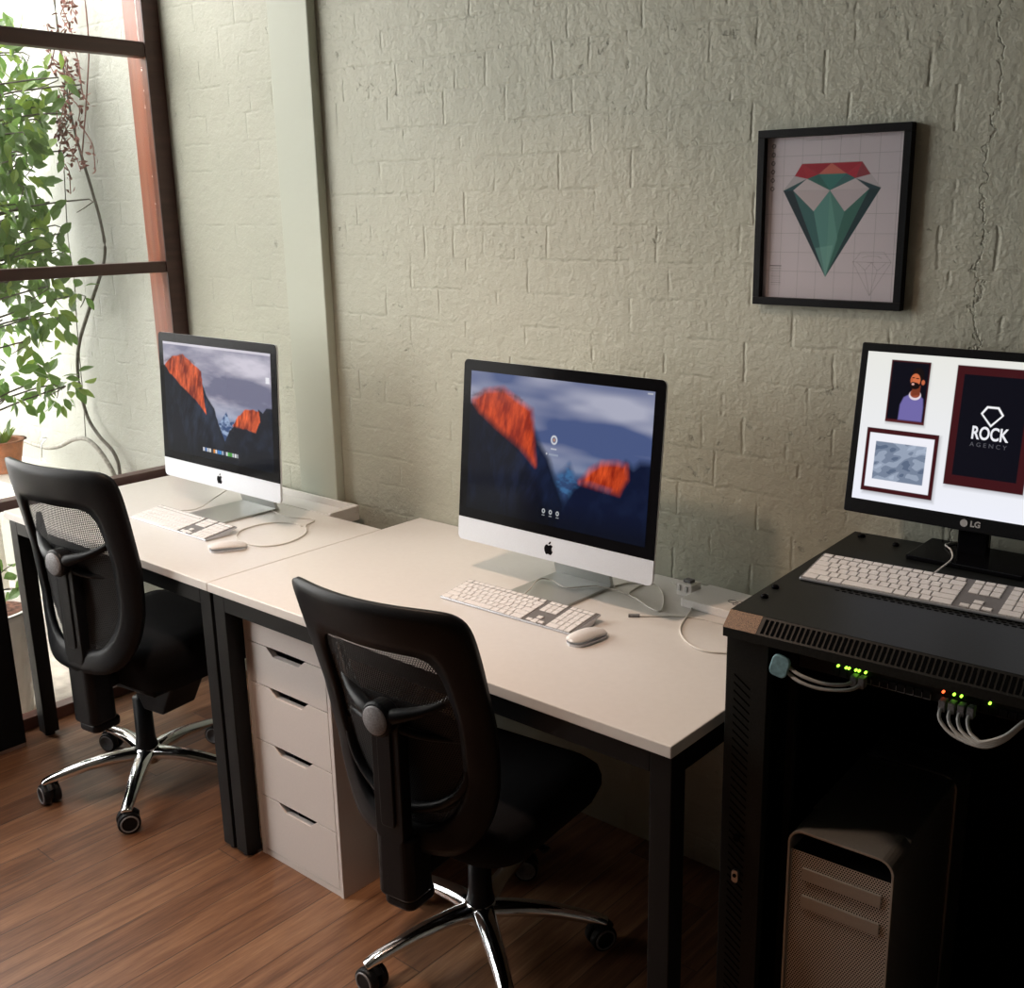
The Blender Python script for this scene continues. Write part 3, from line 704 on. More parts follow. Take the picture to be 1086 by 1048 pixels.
# ------------------------------------------------------------------ keyboards
KEYMESH = {}
def keyboard(x, y, z, ang, label, mirror=False):
    """centre of the slab at (x,y), resting on z; wedge rising to the back"""
    r = empty('computer_keyboard', (x, y, z), ang); tag(r, label, 'keyboard', 'white keyboards with number pads')
    W2, D2 = .215, .0575
    zf, zb_ = .006, .0205
    pts = [(-D2, .001), (-D2, zf), (D2, zb_), (D2, zb_-.005), (D2-.02, zb_-.009), (D2-.03, .0)]
    vs = [(-W2, a, b_) for a, b_ in pts]+[(W2, a, b_) for a, b_ in pts]; n = len(pts)
    MB().add(vs, [list(range(n)), list(range(n, 2*n))[::-1]]+[(i, n+i, n+(i+1) % n, (i+1) % n) for i in range(n)]).build('base', ALU, r, bevel=.0015)
    sl = math.atan2(zb_-zf, 2*D2); u = .0193
    e_ = .0015; MB().add([(-W2+e_, -D2+e_, zf+.0004), (W2-e_, -D2+e_, zf+.0004), (W2-e_, D2-e_, zb_+.0003), (-W2+e_, D2-e_, zb_+.0003)], [(0, 1, 2, 3)]).build('key_bed', KEYBED, r)
    def zat(yy): return zf+(yy+D2)*(zb_-zf)/(2*D2)
    keys = []
    x0 = -W2+.0035
    rows = [(5, [(0, 1.0)]+[(1.14+i*1.0, 1.) for i in range(12)]+[(13.28, 1.)], .011),
            (4, [(i, 1.) for i in range(13)]+[(13, 1.5)], .0165), (3, [(0, 1.5)]+[(1.5+i, 1.) for i in range(12)]+[(13.5, 1.)], .0165),
            (2, [(0, 1.75)]+[(1.75+i, 1.) for i in range(11)]+[(12.75, 1.75)], .0165), (1, [(0, 2.25)]+[(2.25+i, 1.) for i in range(10)]+[(12.25, 2.25)], .0165),
            (0, [(0, 1.5), (1.5, 1.25), (2.75, 1.25), (4, 5.), (9, 1.25), (10.25, 1.25), (11.5, 1.), (12.5, 2.)], .0165)]
    ysr = {0: -.0465, 1: -.0275, 2: -.0085, 3: .0105, 4: .0295, 5: .0470}
    for rI, ks, kd in rows:
        for a, wd in ks: keys.append((x0+(a+wd/2)*.01855, ysr[rI], wd*.01855-.0022, kd))
    nx = x0+14.5*.01855+.010
    for i in range(3):
        for rI in (5, 4, 3): keys.append((nx+(i+.5)*.0182, ysr[rI], .0160, .011 if rI == 5 else .0165))
    for i in range(3): keys.append((nx+(i+.5)*.0182, ysr[0], .0160, .010 if i != 1 else .0165))
    keys.append((nx+1.5*.0182, ysr[0]+.019, .0160, .011))
    px_ = nx+3*.0182+.010
    for i in range(4):
        for rI in (5, 4, 3, 2): keys.append((px_+(i+.5)*.0182, ysr[rI], .0160, .011 if rI == 5 else .0165))
    for i in range(3): keys.append((px_+(i+.5)*.0182, ysr[1], .0160, .0165))
    keys.append((px_+.0182, ysr[0], .0342, .0165)); keys.append((px_+2.5*.0182, ysr[0], .0160, .0165)); keys.append((px_+3.5*.0182, (ysr[0]+ysr[1])/2, .0160, .0355))
    keys.sort(key=lambda k: k[1]-.0001*k[0])
    for (kx, ky, kw, kd) in keys[:100]:
        kk = (round(kw, 4), round(kd, 4))
        if kk not in KEYMESH:
            m_ = MB(); a, c = kw/2, kd/2; i_ = .0006
            m_.add([(-a, -c, 0), (a, -c, 0), (a, c, 0), (-a, c, 0), (-a, -c, .0018), (a, -c, .0018), (a, c, .0018), (-a, c, .0018), (-a+i_, -c+i_, .0024), (a-i_, -c+i_, .0024), (a-i_, c-i_, .0024), (-a+i_, c-i_, .0024)],
                   [(0, 1, 5, 4), (1, 2, 6, 5), (2, 3, 7, 6), (3, 0, 4, 7), (4, 5, 9, 8), (5, 6, 10, 9), (6, 7, 11, 10), (7, 4, 8, 11), (8, 9, 10, 11)])
            me = m_.mesh('key'); me.materials.append(KEYW); KEYMESH[kk] = me
        o = bpy.data.objects.new('key', KEYMESH[kk]); COL.objects.link(o); o.parent = r
        o.location = (kx, ky, zat(ky)); o.rotation_euler = (sl, 0, 0)
    m_ = MB()
    for (kx, ky, kw, kd) in keys[100:]: m_.box((-kw/2, -kd/2, 0), (kw/2, kd/2, .0022), Matrix.Translation((kx, ky, zat(ky))) @ Matrix.Rotation(sl, 4, 'X'))
    if keys[100:]: tag(m_.build('key', KEYW, r), kind='stuff')
    return r
keyboard(-.545, -.593, H, -.002, 'white keyboard in front of the computer by the window')
keyboard(.806, -.505, H, .015, 'white keyboard in front of the middle computer')

def mouse(x, y, ang, label):
    r = empty('computer_mouse', (x, y, H), ang); tag(r, label, 'mouse', 'white mice beside the keyboards')
    nu, nv = 24, 10; L2, W2 = .0565, .029
    def sec(t):      # t along the length -1..1
        w_ = W2*(1-abs(t)**3.2*.34)*math.sqrt(max(0, 1-abs(t)**9)); h = .0055+.0165*max(0, 1-((t+.18)/1.22)**2)**.8; return w_, h
    vs = []; fs = []
    for i in range(nu+1):
        t = -1+2*i/nu; w_, h = sec(t)
        for j in range(nv+1): s = -1+2*j/nv; vs.append((w_*s, t*L2, .0045+h*(1-abs(s)**2.4*.55)))
    for i in range(nu):
        for j in range(nv): a = i*(nv+1)+j; fs.append((a, a+1, a+nv+2, a+nv+1))
    m_ = MB().add(vs, fs); o = m_.build('top_shell', WHITEP, r, smooth=True, recalc=False)
    sd = o.modifiers.new('s', 'SOLIDIFY'); sd.thickness = .0018; sd.offset = -1
    loop = [(sec(-1+2*i/nu)[0]*.93, (-1+2*i/nu)*L2*.97) for i in range(nu+1)]; ol = loop+[(-a, b_) for a, b_ in loop[::-1]]
    MB().prism(ol, 0, .006).build('base', ALU, r)
    return r
mouse(1.062, -.555, -.15, 'white mouse beside the keyboard on the middle desk')
mouse(-.206, -.655, -.55, 'white mouse beside the keyboard by the window')

# ------------------------------------------------------------------ cables and small things on the desks
def cable(name, pts, rad, matl, label, z=H, group=None):
    P = [(p[0], p[1], (p[2] if len(p) > 2 else z+rad+.0005)) for p in pts]
    o = MB().sweep(P, rad, 8, samples=5).build(name, matl, None, smooth=True); tag(o, label, 'cable', group); return o
cable('power_cable', [(-.52, -.30), (-.36, -.33), (-.25, -.30), (-.215, -.36), (-.16, -.40), (-.125, -.455), (-.113, -.525), (-.14, -.575), (-.19, -.590), (-.245, -.585), (-.300, -.560), (-.342, -.505), (-.342, -.430), (-.31, -.385), (-.26, -.365), (-.22, -.372)], .0022, CABLE, 'white cable looped on the left desk next to the mouse')
cable('keyboard_cable', [(-.66, -.535, H+.016), (-.665, -.46, H+.006), (-.70, -.36, H+.02), (-.72, -.29, H+.03), (-.66, -.27, H+.012), (-.60, -.30, H+.0095)], .0017, CABLE, 'thin white keyboard cable arching behind the left keyboard')
cable('keyboard_cable', [(.775, -.447, H+.016), (.760, -.40, H+.018), (.733, -.335, H+.018), (.755, -.31, H+.014), (.82, -.325, H+.011), (.872, -.27, H+.011), (.93, -.252, H+.006), (.965, -.253)], .0017, CABLE, 'thin white keyboard cable crossing the middle computer foot')
cable('power_cable', [(.900, -.22), (.918, -.175), (.967, -.142), (1.012, -.170), (1.050, -.215), (1.078, -.258), (1.096, -.302), (1.060, -.296), (1.028, -.279), (.995, -.262), (.966, -.250), (.955, -.215), (.952, -.16)], .0022, CABLE, 'white cable looped beside the middle computer foot')
cable('phone_cable', [(1.072, -.363), (1.12, -.325), (1.168, -.293), (1.215, -.283), (1.263, -.280), (1.33, -.262)], .0016, CABLE, 'thin grey white phone cable with a loose plug on the middle desk')
MB().box((-.016, -.005, 0), (.012, .005, .007), R_(rz=.6, loc=(1.066, -.366, H))).build('plug', GREYPL, bpy.data.objects['phone_cable'], bevel=.001)
cable('charger_cable', [(1.095, -.185, H+.008), (1.12, -.200), (1.148, -.236), (1.168, -.290), (1.185, -.340), (1.210, -.385), (1.253, -.427), (1.304, -.448), (1.347, -.436), (1.40, -.395), (1.44, -.33), (1.45, -.25)], .0024, CABLE, 'thick white charger cable curling towards the server rack')
cable('wall_cable', [(1.00, -.10), (1.02, -.115), (1.045, -.13), (1.066, -.145)], .002, CABLE, 'short white cable between the computer and the charger')
ch = empty('plug_adapter', (1.085, -.150, H), -.12); tag(ch, 'small white plug adapter with two metal prongs near the wall', 'adapter')
MB().box((-.024, -.022, 0), (.024, .022, .034)).build('adapter_body', WHITEP, ch, bevel=.003)
for s in (-1, 1): MB().box((s*.011-.003, -.0265, .015), (s*.011+.003, -.022, .029)).build('prong', ZINC, ch, bevel=.0005)
MB().box((-.012, -.010, .034), (.012, .010, .042)).build('adapter_cap', GREYPL, ch, bevel=.001)
bx = empty('wireless_router', (1.20, -.178, H), -.04); tag(bx, 'flat white box with faint grey symbol behind the server rack corner', 'box')
MB().prism(rrect(-.085, -.062, .095, .072, .008), .0, .022).build('box_body', WHITEP, bx, bevel=.003)
m_ = MB()
for (a, c, rr) in ((.030, .0, .011), (.050, .006, .009), (.046, -.012, .007)):
    Pts = [(a+rr*math.cos(t*PI/8), c+rr*.8*math.sin(t*PI/8), .0224) for t in range(17)]; m_.sweep(Pts, .0011, 6, samples=1)
m_.build('symbol', GREYPL, bx)

# ------------------------------------------------------------------ framed picture
fr = empty('framed_picture', (1.202, -.060, 1.581), 0); tag(fr, 'black framed picture of a teal and red faceted diamond', 'picture')
FW, FH, T_ = .363, .394, .0175
m_ = MB()
m_.box((0, -.024, 0), (FW, -.001, T_)); m_.box((0, -.024, FH-T_), (FW, -.001, FH)); m_.box((0, -.024, T_), (T_, -.001, FH-T_)); m_.box((FW-T_, -.024, T_), (FW, -.001, FH-T_))
m_.build('picture_frame', BLKPL, fr, bevel=.001)
def poster():
    W_, H_ = 300, 330; U, V = np.meshgrid(np.linspace(0, 1, W_), np.linspace(0, 1, H_)); A = 1.08
    img = np.ones((H_, W_, 3))*srgb((212, 205, 212))
    def ln(c, d, wdt, col, a=1.): 
        nonlocal img
        img = lerp(img, (np.abs(c-d) < wdt)*a, col)
    for i in range(1, 8): ln(U, i*.137, .0012, srgb((150, 150, 155)), .6)
    for i in range(1, 9): ln(V, i*.118, .0012, srgb((150, 150, 155)), .6)
    ln(U, .055, .0015, srgb((120, 120, 125)), .5)
    P = dict(a=(.274, .168), b=(.706, .167), l=(.14, .328), r=(.845, .321), t=(.485, .856), c=(.487, .330), p=(.315, .258), q=(.665, .262), e=(.375, .455), f=(.60, .457), g=(.215, .327), h=(.765, .325), m=(.49, .168), i=(.222, .240), j=(.768, .240), k=(.40, .232), n=(.60, .232), w=(.385, .66), x=(.58, .66))
    F = [('lgetw', (36, 82, 84)), ('lgt', (28, 52, 62)), ('get', (58, 108, 108)), ('ect', (92, 150, 144)), ('cft', (82, 138, 130)), ('fht', (60, 114, 104)), ('hrt', (28, 62, 68)),
         ('gce', (196, 186, 190)), ('chf', (198, 188, 194)), ('lip', (188, 184, 190)), ('rjq', (196, 190, 196)), ('lpg', (44, 86, 92)), ('rqh', (38, 72, 82)), ('gpc', (205, 196, 200)), ('hqc', (205, 196, 200)), 
         ('pkc', (52, 112, 104)), ('kncc', (58, 128, 122)), ('nqc', (60, 110, 112)), ('aikp', (160, 40, 56)), ('aip', (172, 36, 58)), ('amk', (166, 34, 54)), ('mkn', (206, 112, 98)), ('mbn', (172, 36, 58)), ('bnq', (186, 44, 66)), ('bqj', (150, 60, 72)), ('apk', (178, 42, 60))]
    img = lerp(img, pmask(U, V, [P[s] for s in 'abjrtlia'[:7]], .002, A), srgb((60, 110, 108)))
    for s, c in F: img = lerp(img, pmask(U, V, [P[q] for q in s], .0015, A), srgb(c))
    # streak facets lower down
    img = lerp(img, pmask(U, V, [P['c'], (.56, .62), P['t']], .002, A)*.35, srgb((130, 190, 178)))
    img = lerp(img, pmask(U, V, [(.40, .68), P['t'], (.53, .66)], .002, A)*.35, srgb((140, 195, 184)))
    # little icons down the left edge, tiny table of figures, pencil diamond
    for i in range(6): 
        d = np.abs(np.hypot((U-.055), (V-.055-.052*i)*A)-.012); img = lerp(img, (d < .004)*.8, srgb((90, 90, 95)))
    for i in range(9): img = lerp(img, ((U > .07)&(U < .15)&(np.abs(V-.81-i*.013) < .002)&((U*170).astype(int) % 3 > 0))*.6, srgb((90, 90, 95)))
    img = lerp(img, ((U > .06)&(U < .15)&(np.abs(V-.795) < .003))*.8, srgb((70, 70, 75)))
    img = lerp(img, ((U > .30)&(U < .56)&(np.abs(V-.03) < .003)&((U*260).astype(int) % 4 > 1))*.6, srgb((90, 90, 95)))
    def seg(p0, p1, a=.45):
        nonlocal img
        dx, dy = p1[0]-p0[0], (p1[1]-p0[1])*A; l = dx*dx+dy*dy; t = np.clip(((U-p0[0])*dx+(V-p0[1])*A*dy)/l, 0, 1)
        d = np.hypot(U-p0[0]-t*dx, (V-p0[1])*A-t*dy); img = lerp(img, (d < .0018)*a, srgb((110, 110, 112)))
    mp = lambda k: (.68+(P[k][0]-.14)*.38, .70+(P[k][1]-.168)*.38)
    for e in ('ab', 'ai', 'il', 'bj', 'jr', 'lt', 'rt', 'lg', 'gc', 'ch', 'hr', 'ge', 'ec', 'cf', 'fh', 'et', 'ft', 'pk', 'kn', 'nq'): seg(mp(e[0]), mp(e[1]))
    return np.clip(img, 0, 1)
pp = gridimg('print', poster(), FW-2*T_+.004, FH-2*T_+.004, print_mat('printed_paper'), fr); pp.data.transform(Matrix.Translation((T_-.002, -.008, T_-.002)))
pp['label'] = 'grid paper print with the faceted diamond'
MB().box((T_-.001, -.016, T_-.001), (FW-T_+.001, -.0145, FH-T_+.001)).build('picture_glass', PGLASS, fr)

# ------------------------------------------------------------------ server rack
RA = math.radians(2.6); RT = 1.080
rk = empty('server_rack', (1.541, -.736, 0), RA); tag(rk, 'black steel server rack with open front beside the middle desk', 'server rack')
RW, RD = .70, .61
# top panel with holes drawn as recessed slots
m_ = MB(); m_.box((0, 0, RT-.014), (RW, RD, RT)); top = m_.build('top_panel', RACK, rk, bevel=.001)
m_ = MB()
for r_ in range(4):
    for i in range(34):
        xx = .118+i*.0137+(.0068 if r_ % 2 else 0); m_.prism(rrect(xx, .205+r_*.0105, xx+.0095, .205+r_*.0105+.0052, .0024, 3), RT+.0002, RT+.0006)
m_.build('top_vents', SLOT, top)
for (a, c) in ((.028, .575), (.030, .627-.05), (.115, .555), (.018, .152), (.024, .092)):
    MB().lathe([(.0075, RT), (.0075, RT+.004), (.004, RT+.007), (.001, RT+.0075)], R_(loc=(a, c, 0)), 12).build('screw', GLOSSB, top, smooth=True)
# bevelled vent strip at the front edge
bz0, bz1, by = RT-.026, RT-.001, -.030
m_ = MB(); m_.add([(0, 0, bz1), (RW, 0, bz1), (RW, by, bz0), (0, by, bz0), (0, 0, bz0), (RW, 0, bz0)], [(0, 1, 2, 3), (3, 2, 5, 4), (0, 3, 4), (1, 5, 2), (0, 4, 5, 1)])
st = m_.build('vent_strip', RACK, rk)
m_ = MB()
nrm = Vector((0, bz0-bz1, by)).normalized()*-1; nrm = Vector((0, -(bz1-bz0), -by)).normalized()
for i in range(58):
    xx = .074+i*.0100
    q = [Vector((xx, by*.12, bz1+(bz0-bz1)*.12)), Vector((xx+.0058, by*.12, bz1+(bz0-bz1)*.12)), Vector((xx+.0058, by*.9, bz1+(bz0-bz1)*.9)), Vector((xx, by*.9, bz1+(bz0-bz1)*.9))]
    m_.add([p+nrm*.0010 for p in q], [(0, 1, 2, 3)])
m_.build('slots', SLOT, st)
q = [Vector((0, 0, bz1)), Vector((.066, 0, bz1)), Vector((.066, by, bz0)), Vector((0, by, bz0))]
wo = MB(); wo.add([p+nrm*.0007 for p in q], [(0, 1, 2, 3)]); wo.build('worn_corner', WORN, st)['label'] = 'worn brown paint at the corner'
MB().box((0, by, bz0-.018), (RW, by+.02, bz0)).build('top_band', RACK, rk, bevel=.001)
# side walls, back, bottom, front posts
MB().box((0, -.008, .03), (.004, RD, RT-.014)).build('side_panel', RACK, rk)
MB().box((RW-.004, -.008, .03), (RW, RD, RT-.014)).build('side_panel', RACK, rk)
MB().box((.004, RD-.004, .03), (RW-.004, RD, RT-.014)).build('back_panel', DARKIN, rk)
MB().box((.004, .0, .055), (RW-.004, RD-.004, .075)).build('base_shelf', DARKIN, rk)
for x0 in (0.0, RW-.085):
    z1 = bz0-.022
    po = MB().box((x0, -.012, .03), (x0+.085, .012, z1)).build('front_post', RACK, rk, bevel=.0015)
    m_ = MB()
    for k in range(52):
        zz = .10+k*.0165
        if zz > z1-.03: continue
        m_.add([(x0+.018, -.0128, zz+.014), (x0+.018, -.0128, zz+.018), (x0+.052, -.0128, zz-.006), (x0+.052, -.0128, zz-.010)], [(0, 1, 2, 3)])
    m_.build('louvre_slots', SLOT, po)
    if x0 == 0:
        MB().prism(rrect(.030, .520, .044, .548, .006), -.020, -.012, XZ).build('lock', ZINC, po, bevel=.001)['label'] = 'small steel lock'
        MB().cyl(.004, -.0215, -.020, R_(loc=(.037, 0, .536)) @ XZ, 12).build('keyhole', DARKIN, po)
        MB().prism(rrect(.030, .610, .042, .622, .004), -.017, -.012, XZ).build('hinge_button', GLOSSB, po)
# equipment rails
for x0 in (.10, RW-.115):
    MB().box((x0, .05, .075), (x0+.015, .065, RT-.02)).build('mounting_rail', DARKIN, rk)
for i in range(4):
    MB().cyl(.012, 0, .03, R_(loc=(.05+(i % 2)*.5, .05+(i//2)*.5, 0)), 14).build('foot', BLKPL, rk)
# network switch
def rackpt(x, y, z): return (1.541+math.cos(RA)*x-math.sin(RA)*y, -.736+math.sin(RA)*x+math.cos(RA)*y, z)
sw = empty('network_switch', rackpt(.12, .035, .9765), RA); tag(sw, 'black network switch with green lights at the top of the rack', 'network switch')
SWL = .48
MB().box((0, .012, 0), (SWL, .24, .042)).build('switch_case', RACK, sw, bevel=.001)
m_ = MB(); m_.box((.005, .006, .004), (SWL-.005, .012, .038)); m_.build('switch_front', BLKMET, sw)
for i in range(24):
    xx = .075+i*.0150+(.006 if i > 11 else 0)
    p_ = MB().box((xx-.0062, .002, .006), (xx+.0062, .0065, .020)).build('port', DARKIN, sw)
    if 4 <= i <= 11:
        g_ = MB(); g_.box((xx-.0066, .0012, .0045), (xx+.0066, .0022, .0058)); g_.box((xx+.0058, .0012, .0058), (xx+.0068, .0022, .0150)); g_.build('port_rim', GREYPL, p_)
for i, c in ((0, GLOW), (1, GLOW), (1.35, GLOW), (2.2, GLOW), (2.6, GLOW), (3.4, GLOW), (12.1, GLOWR), (13.3, GLOW), (14.1, GLOW), (17.2, GLOW)):
    xx = .080+i*.0150+(.006 if i > 11 else 0)
    MB().cyl(.0022, -.002, .003, R_(loc=(xx, 0, .0265)) @ XZ, 10).build('indicator_light', c, sw)
# patch cables
for k in range(4):
    x0 = .394+k*.0155
    P = [(x0, .020, .988), (x0-.001, .002, .978), (x0+.006, -.006, .966-.001*k), (x0+.030-.004*k, -.010, .950+.002*k), (.470, -.012, .945+.003*k), (.500, -.006, .962+.003*k), (.522, .004, .990+.002*k), (.535, .02, 1.005)]
    P = [rackpt(*p) for p in P]
    o = MB().sweep(P, .0032, 8, samples=5).build('network_cable', NETC, None, smooth=True)
    tag(o, ['grey network cable at the rack switch, outermost of the right bunch', 'grey network cable at the rack switch, second from the left of the right bunch', 'grey network cable at the rack switch, third from the left of the right bunch', 'grey network cable at the rack switch, shortest of the right bunch'][k], 'cable', 'network cables at the switch')
    MB().box((-.0055, -.012, -.010), (.0055, .006, .010), R_(rz=RA, loc=P[0])).build('connector', GREYPL, o, bevel=.001)
for k in range(2):
    P = [rackpt(*p) for p in [(.122, -.016, 1.004-.012*k), (.15, -.02, .993-.013*k), (.19, -.012, .984-.011*k), (.225+.012*k, .004, .984-.006*k), (.236+.014*k, .028, .988)]]
    o = MB().sweep(P, .0034, 8, samples=5).build('network_cable', NETC, None, smooth=True)
    tag(o, ['grey ribbed network cable leaving the pale blue tag, upper one', 'grey network cable leaving the pale blue tag, lower one'][k], 'cable', 'network cables at the switch')
    MB().box((-.0055, -.012, -.010), (.0055, .006, .010), R_(rz=RA, loc=P[-1])).build('connector', GREYPL, o, bevel=.001)
tg = MB(); tg.prism(rrect(-.017, -.021, .017, .021, .011, 5), -.004, .004, R_(rz=RA+.12, loc=rackpt(.114, -.024, 1.002)) @ R_(ry=.25) @ XZ)
tag(tg.build('cable_tag', BLUETAPE, None, bevel=.002), 'pale blue rounded tag on the cables at the rack top', 'cable tag')

# tower computer standing in the rack
tw = empty('tower_computer', rackpt(.130, .014, .0755), RA); tag(tw, 'silver tower computer with perforated front inside the rack', 'computer')
TW, TH, TD = .206, .585, .47
def ring(y0, y1, name):
    o_ = rrect(0, 0, TW, TH, .030, 7); i_ = rrect(.0045, .0045, TW-.0045, TH-.0045, .0262, 7); n = len(o_); m_ = MB()
    vs = [(a, y0, b_) for a, b_ in o_]+[(a, y0, b_) for a, b_ in i_]+[(a, y1, b_) for a, b_ in o_]+[(a, y1, b_) for a, b_ in i_]
    fs = []
    for i in range(n):
        j = (i+1) % n; fs += [(i, j, n+j, n+i), (2*n+i, 3*n+i, 3*n+j, 2*n+j), (i, 2*n+i, 2*n+j, j), (n+i, n+j, 3*n+j, 3*n+i)]
    return m_.add(vs, fs).build(name, mat_tower, tw, smooth=False, bevel=.0006)
mat_tower = speck('tower_aluminium', (.42, .41, .38), .42, 300, .05, metal=.75)
ring(0, .10, 'front_handle'); ring(TD-.10, TD, 'rear_handle')
MB().box((.0046, .10, .006), (TW-.0046, TD-.10, TH-.0046)).build('case', mat_tower, tw, bevel=.004)
MB().box((.0046, .014, .0046), (TW-.0046, .10, TH-.052)).build('front_core', DARKIN, tw)
m_ = MB(); nn_ = 1
m_.add([(.0046, .008, .012), (TW-.0046, .008, .012), (TW-.0046, .008, TH-.048), (.0046, .008, TH-.048)], [(0, 1, 2, 3)])
m_.build('front_grille', GRILLE, tw)
for z in (TH-.105, TH-.165):
    MB().prism(rrect(.030, z, TW-.022, z+.026, .002, 3), .003, .0085, XZ).build('drive_slot', mat_tower, tw, bevel=.0006)

# ------------------------------------------------------------------ monitor on the rack
mo = empty('computer_monitor', (1.7915, -.200, RT), 0); tag(mo, 'black monitor showing framed pictures, standing on the server rack', 'monitor')
MW, MH, MT = .555, .374, .13
TT = Matrix.Translation((0, 0, 1.147-RT)) @ Matrix.Rotation(-MT, 4, 'X')
MB().prism(rrect(-MW/2, 0, MW/2, MH, .005, 3), .0, .028, TT @ XZ).build('housing', BLKPL, mo, bevel=.002)
SX, SZ, SW_, SH_ = -MW/2+.0165, .0320, MW-.033, MH-.0505
def lgimg():
    W_, H_ = 560, 346; U, V = np.meshgrid(np.linspace(0, 1, W_), np.linspace(0, 1, H_)); A = SH_/SW_
    img = np.ones((H_, W_, 3))*(srgb((232, 232, 226))*(1-V[..., None])+srgb((238, 240, 250))*V[..., None])
    def quad(u0, v0, u1, v1, c, s=.0012, a=1.): 
        nonlocal img
        img = lerp(img, pmask(U, V, [(u0, v0), (u1, v0), (u1, v1), (u0, v1)], s, A)*a, c)
    maroon = srgb((62, 20, 24)); mar2 = srgb((84, 34, 36))
    # portrait
    quad(.108, .052, .272, .468, srgb((120, 118, 120)), .006, .45)
    quad(.105, .045, .268, .455, maroon); quad(.111, .055, .262, .435, srgb((12, 12, 22))); quad(.105, .440, .268, .455, mar2)
    def el(u, v, a, b_, c, s=.003):
        nonlocal img
        d = np.sqrt(((U-u)/a)**2+((V-v)*A/b_)**2); img = lerp(img, np.clip((1-d)*a/s+.5, 0, 1), c)
    img = lerp(img, pmask(U, V, [(.158, .435), (.160, .335), (.172, .285), (.195, .262), (.235, .262), (.252, .285), (.256, .34), (.256, .435)], .003, A), srgb((112, 104, 166)))
    el(.217, .265, .025, .020, srgb((226, 214, 222))); el(.217, .255, .021, .017, srgb((150, 72, 48)))
    img = lerp(img, pmask(U, V, [(.203, .20), (.236, .20), (.236, .26), (.203, .27)], .002, A), srgb((120, 56, 36)))
    el(.221, .138, .025, .034, srgb((22, 14, 14))); el(.212, .168, .020, .027, srgb((206, 110, 70))); el(.2445, .178, .007, .010, srgb((198, 104, 68)))
    el(.212, .204, .020, .014, srgb((24, 14, 12))); el(.204, .190, .010, .007, srgb((24, 14, 12))); el(.2035, .194, .0055, .0045, srgb((222, 170, 160)))
    el(.197, .165, .005, .008, srgb((190, 96, 60))); el(.203, .152, .006, .0022, srgb((30, 16, 12))); el(.220, .155, .007, .0022, srgb((30, 16, 12)))
    # landscape frame with grey blue triangles
    quad(.042, .515, .345, .955, srgb((120, 118, 120)), .008, .5)
    quad(.034, .508, .337, .937, maroon); quad(.049, .540, .320, .906, srgb((240, 240, 248)))
    fx = np.floor(U*62+V*9); t1 = vnoise(U*1.0+V*.7, V*.6-U*.3, 38, 4); t2 = vnoise(U*.9-V*.9, V, 24, 8)
    g_ = np.clip(np.round((.6*t1+.4*t2)*5)/5*2.2-.6, 0, 1)
    pat = srgb((92, 106, 130))*(1-g_[..., None])+srgb((166, 178, 198))*g_[..., None]
    mk = pmask(U, V, [(.078, .594), (.292, .594), (.292, .850), (.078, .850)], .001, A); img = img*(1-mk[..., None])+pat*mk[..., None]
    # large frame
    quad(.381, .055, .690, .830, srgb((120, 118, 120)), .01, .5)
    quad(.375, .046, .684, .815, maroon); quad(.405, .100, .653, .748, srgb((13, 13, 22)))
    D = [(.553, .395), (.573, .315), (.610, .315), (.645, .350), (.625, .44)]
    out = [(.486, .338), (.507, .288), (.553, .288), (.575, .338), (.530, .420)]; inn = [(.4945, .340), (.5115, .301), (.549, .301), (.5665, .340), (.530, .403)]
    img = lerp(img, pmask(U, V, out, .001, A), srgb((245, 245, 248))); img = lerp(img, pmask(U, V, inn, .001, A), srgb((13, 13, 22)))
    # a further frame towards the right edge
    quad(.750, .05, .950, .42, maroon); quad(.765, .08, .935, .39, srgb((220, 220, 225))); quad(.750, .50, .950, .90, maroon); quad(.765, .53, .935, .87, srgb((150, 160, 170)))
    return np.clip(img, 0, 1)
SCR_C = screen_mat('screen_glow_rack', 1.0, .35)
sc = gridimg('screen', lgimg(), SW_, SH_, SCR_C, mo); sc.data.transform(TT @ Matrix.Translation((SX, -.0006, SZ))); sc['label'] = 'lit screen with framed pictures on white'
WTXT = mat('screen_white_text', (.01, .01, .01), .4, emit=(.9, .9, .95), es=.9); GTXT = mat('screen_grey_text', (.01, .01, .01), .4, emit=(.10, .10, .12), es=.9)
t = text_obj('ROCK', .037, 'screen_text', WTXT, sc, (SX+.530*SW_, -.0012, SZ+(1-.466)*SH_), .074, .0009, 1.0); t.data.transform(TT)
t = text_obj('AGENCY', .0125, 'screen_text', GTXT, sc, (SX+.530*SW_, -.0012, SZ+(1-.538)*SH_), .074, 0, 1.6); t.data.transform(TT)
LT = mat('logo_grey', (.42, .42, .42), .5)
lgp = MB().cyl(.0078, -.0008, 0.0, TT @ Matrix.Translation((-.012, 0, .0165)) @ XZ, 24).build('logo', LT, mo)
t = text_obj('LG', .017, 'logo_lettering', LT, mo, (.0115, -.0006, .0165), .020, .0006); t.data.transform(TT)
m_ = MB(); m_.box((-.032, .030, .0), (.032, .052, .15)); m_.build('stand_neck', GLOSSB, mo, bevel=.004)
MB().prism(rrect(-.110, -.055, .130, .10, .006, 4), .0, .010).build('stand_foot', GLOSSB, mo, bevel=.003)
kb_ = keyboard(1.797, -.432, RT, math.radians(4.0), 'white keyboard on top of the server rack'); kb_.scale = (1.09, 1.12, 1.09)
cable('keyboard_cable', [(1.783, -.380, RT+.018), (1.782, -.31, RT+.018), (1.774, -.235, RT+.0145), (1.752, -.18, RT+.0145), (1.728, -.145, RT+.0135), (1.745, -.110, RT+.0135), (1.765, -.105, RT+.0135)], .0018, CABLE, 'thin white keyboard cable on top of the server rack')

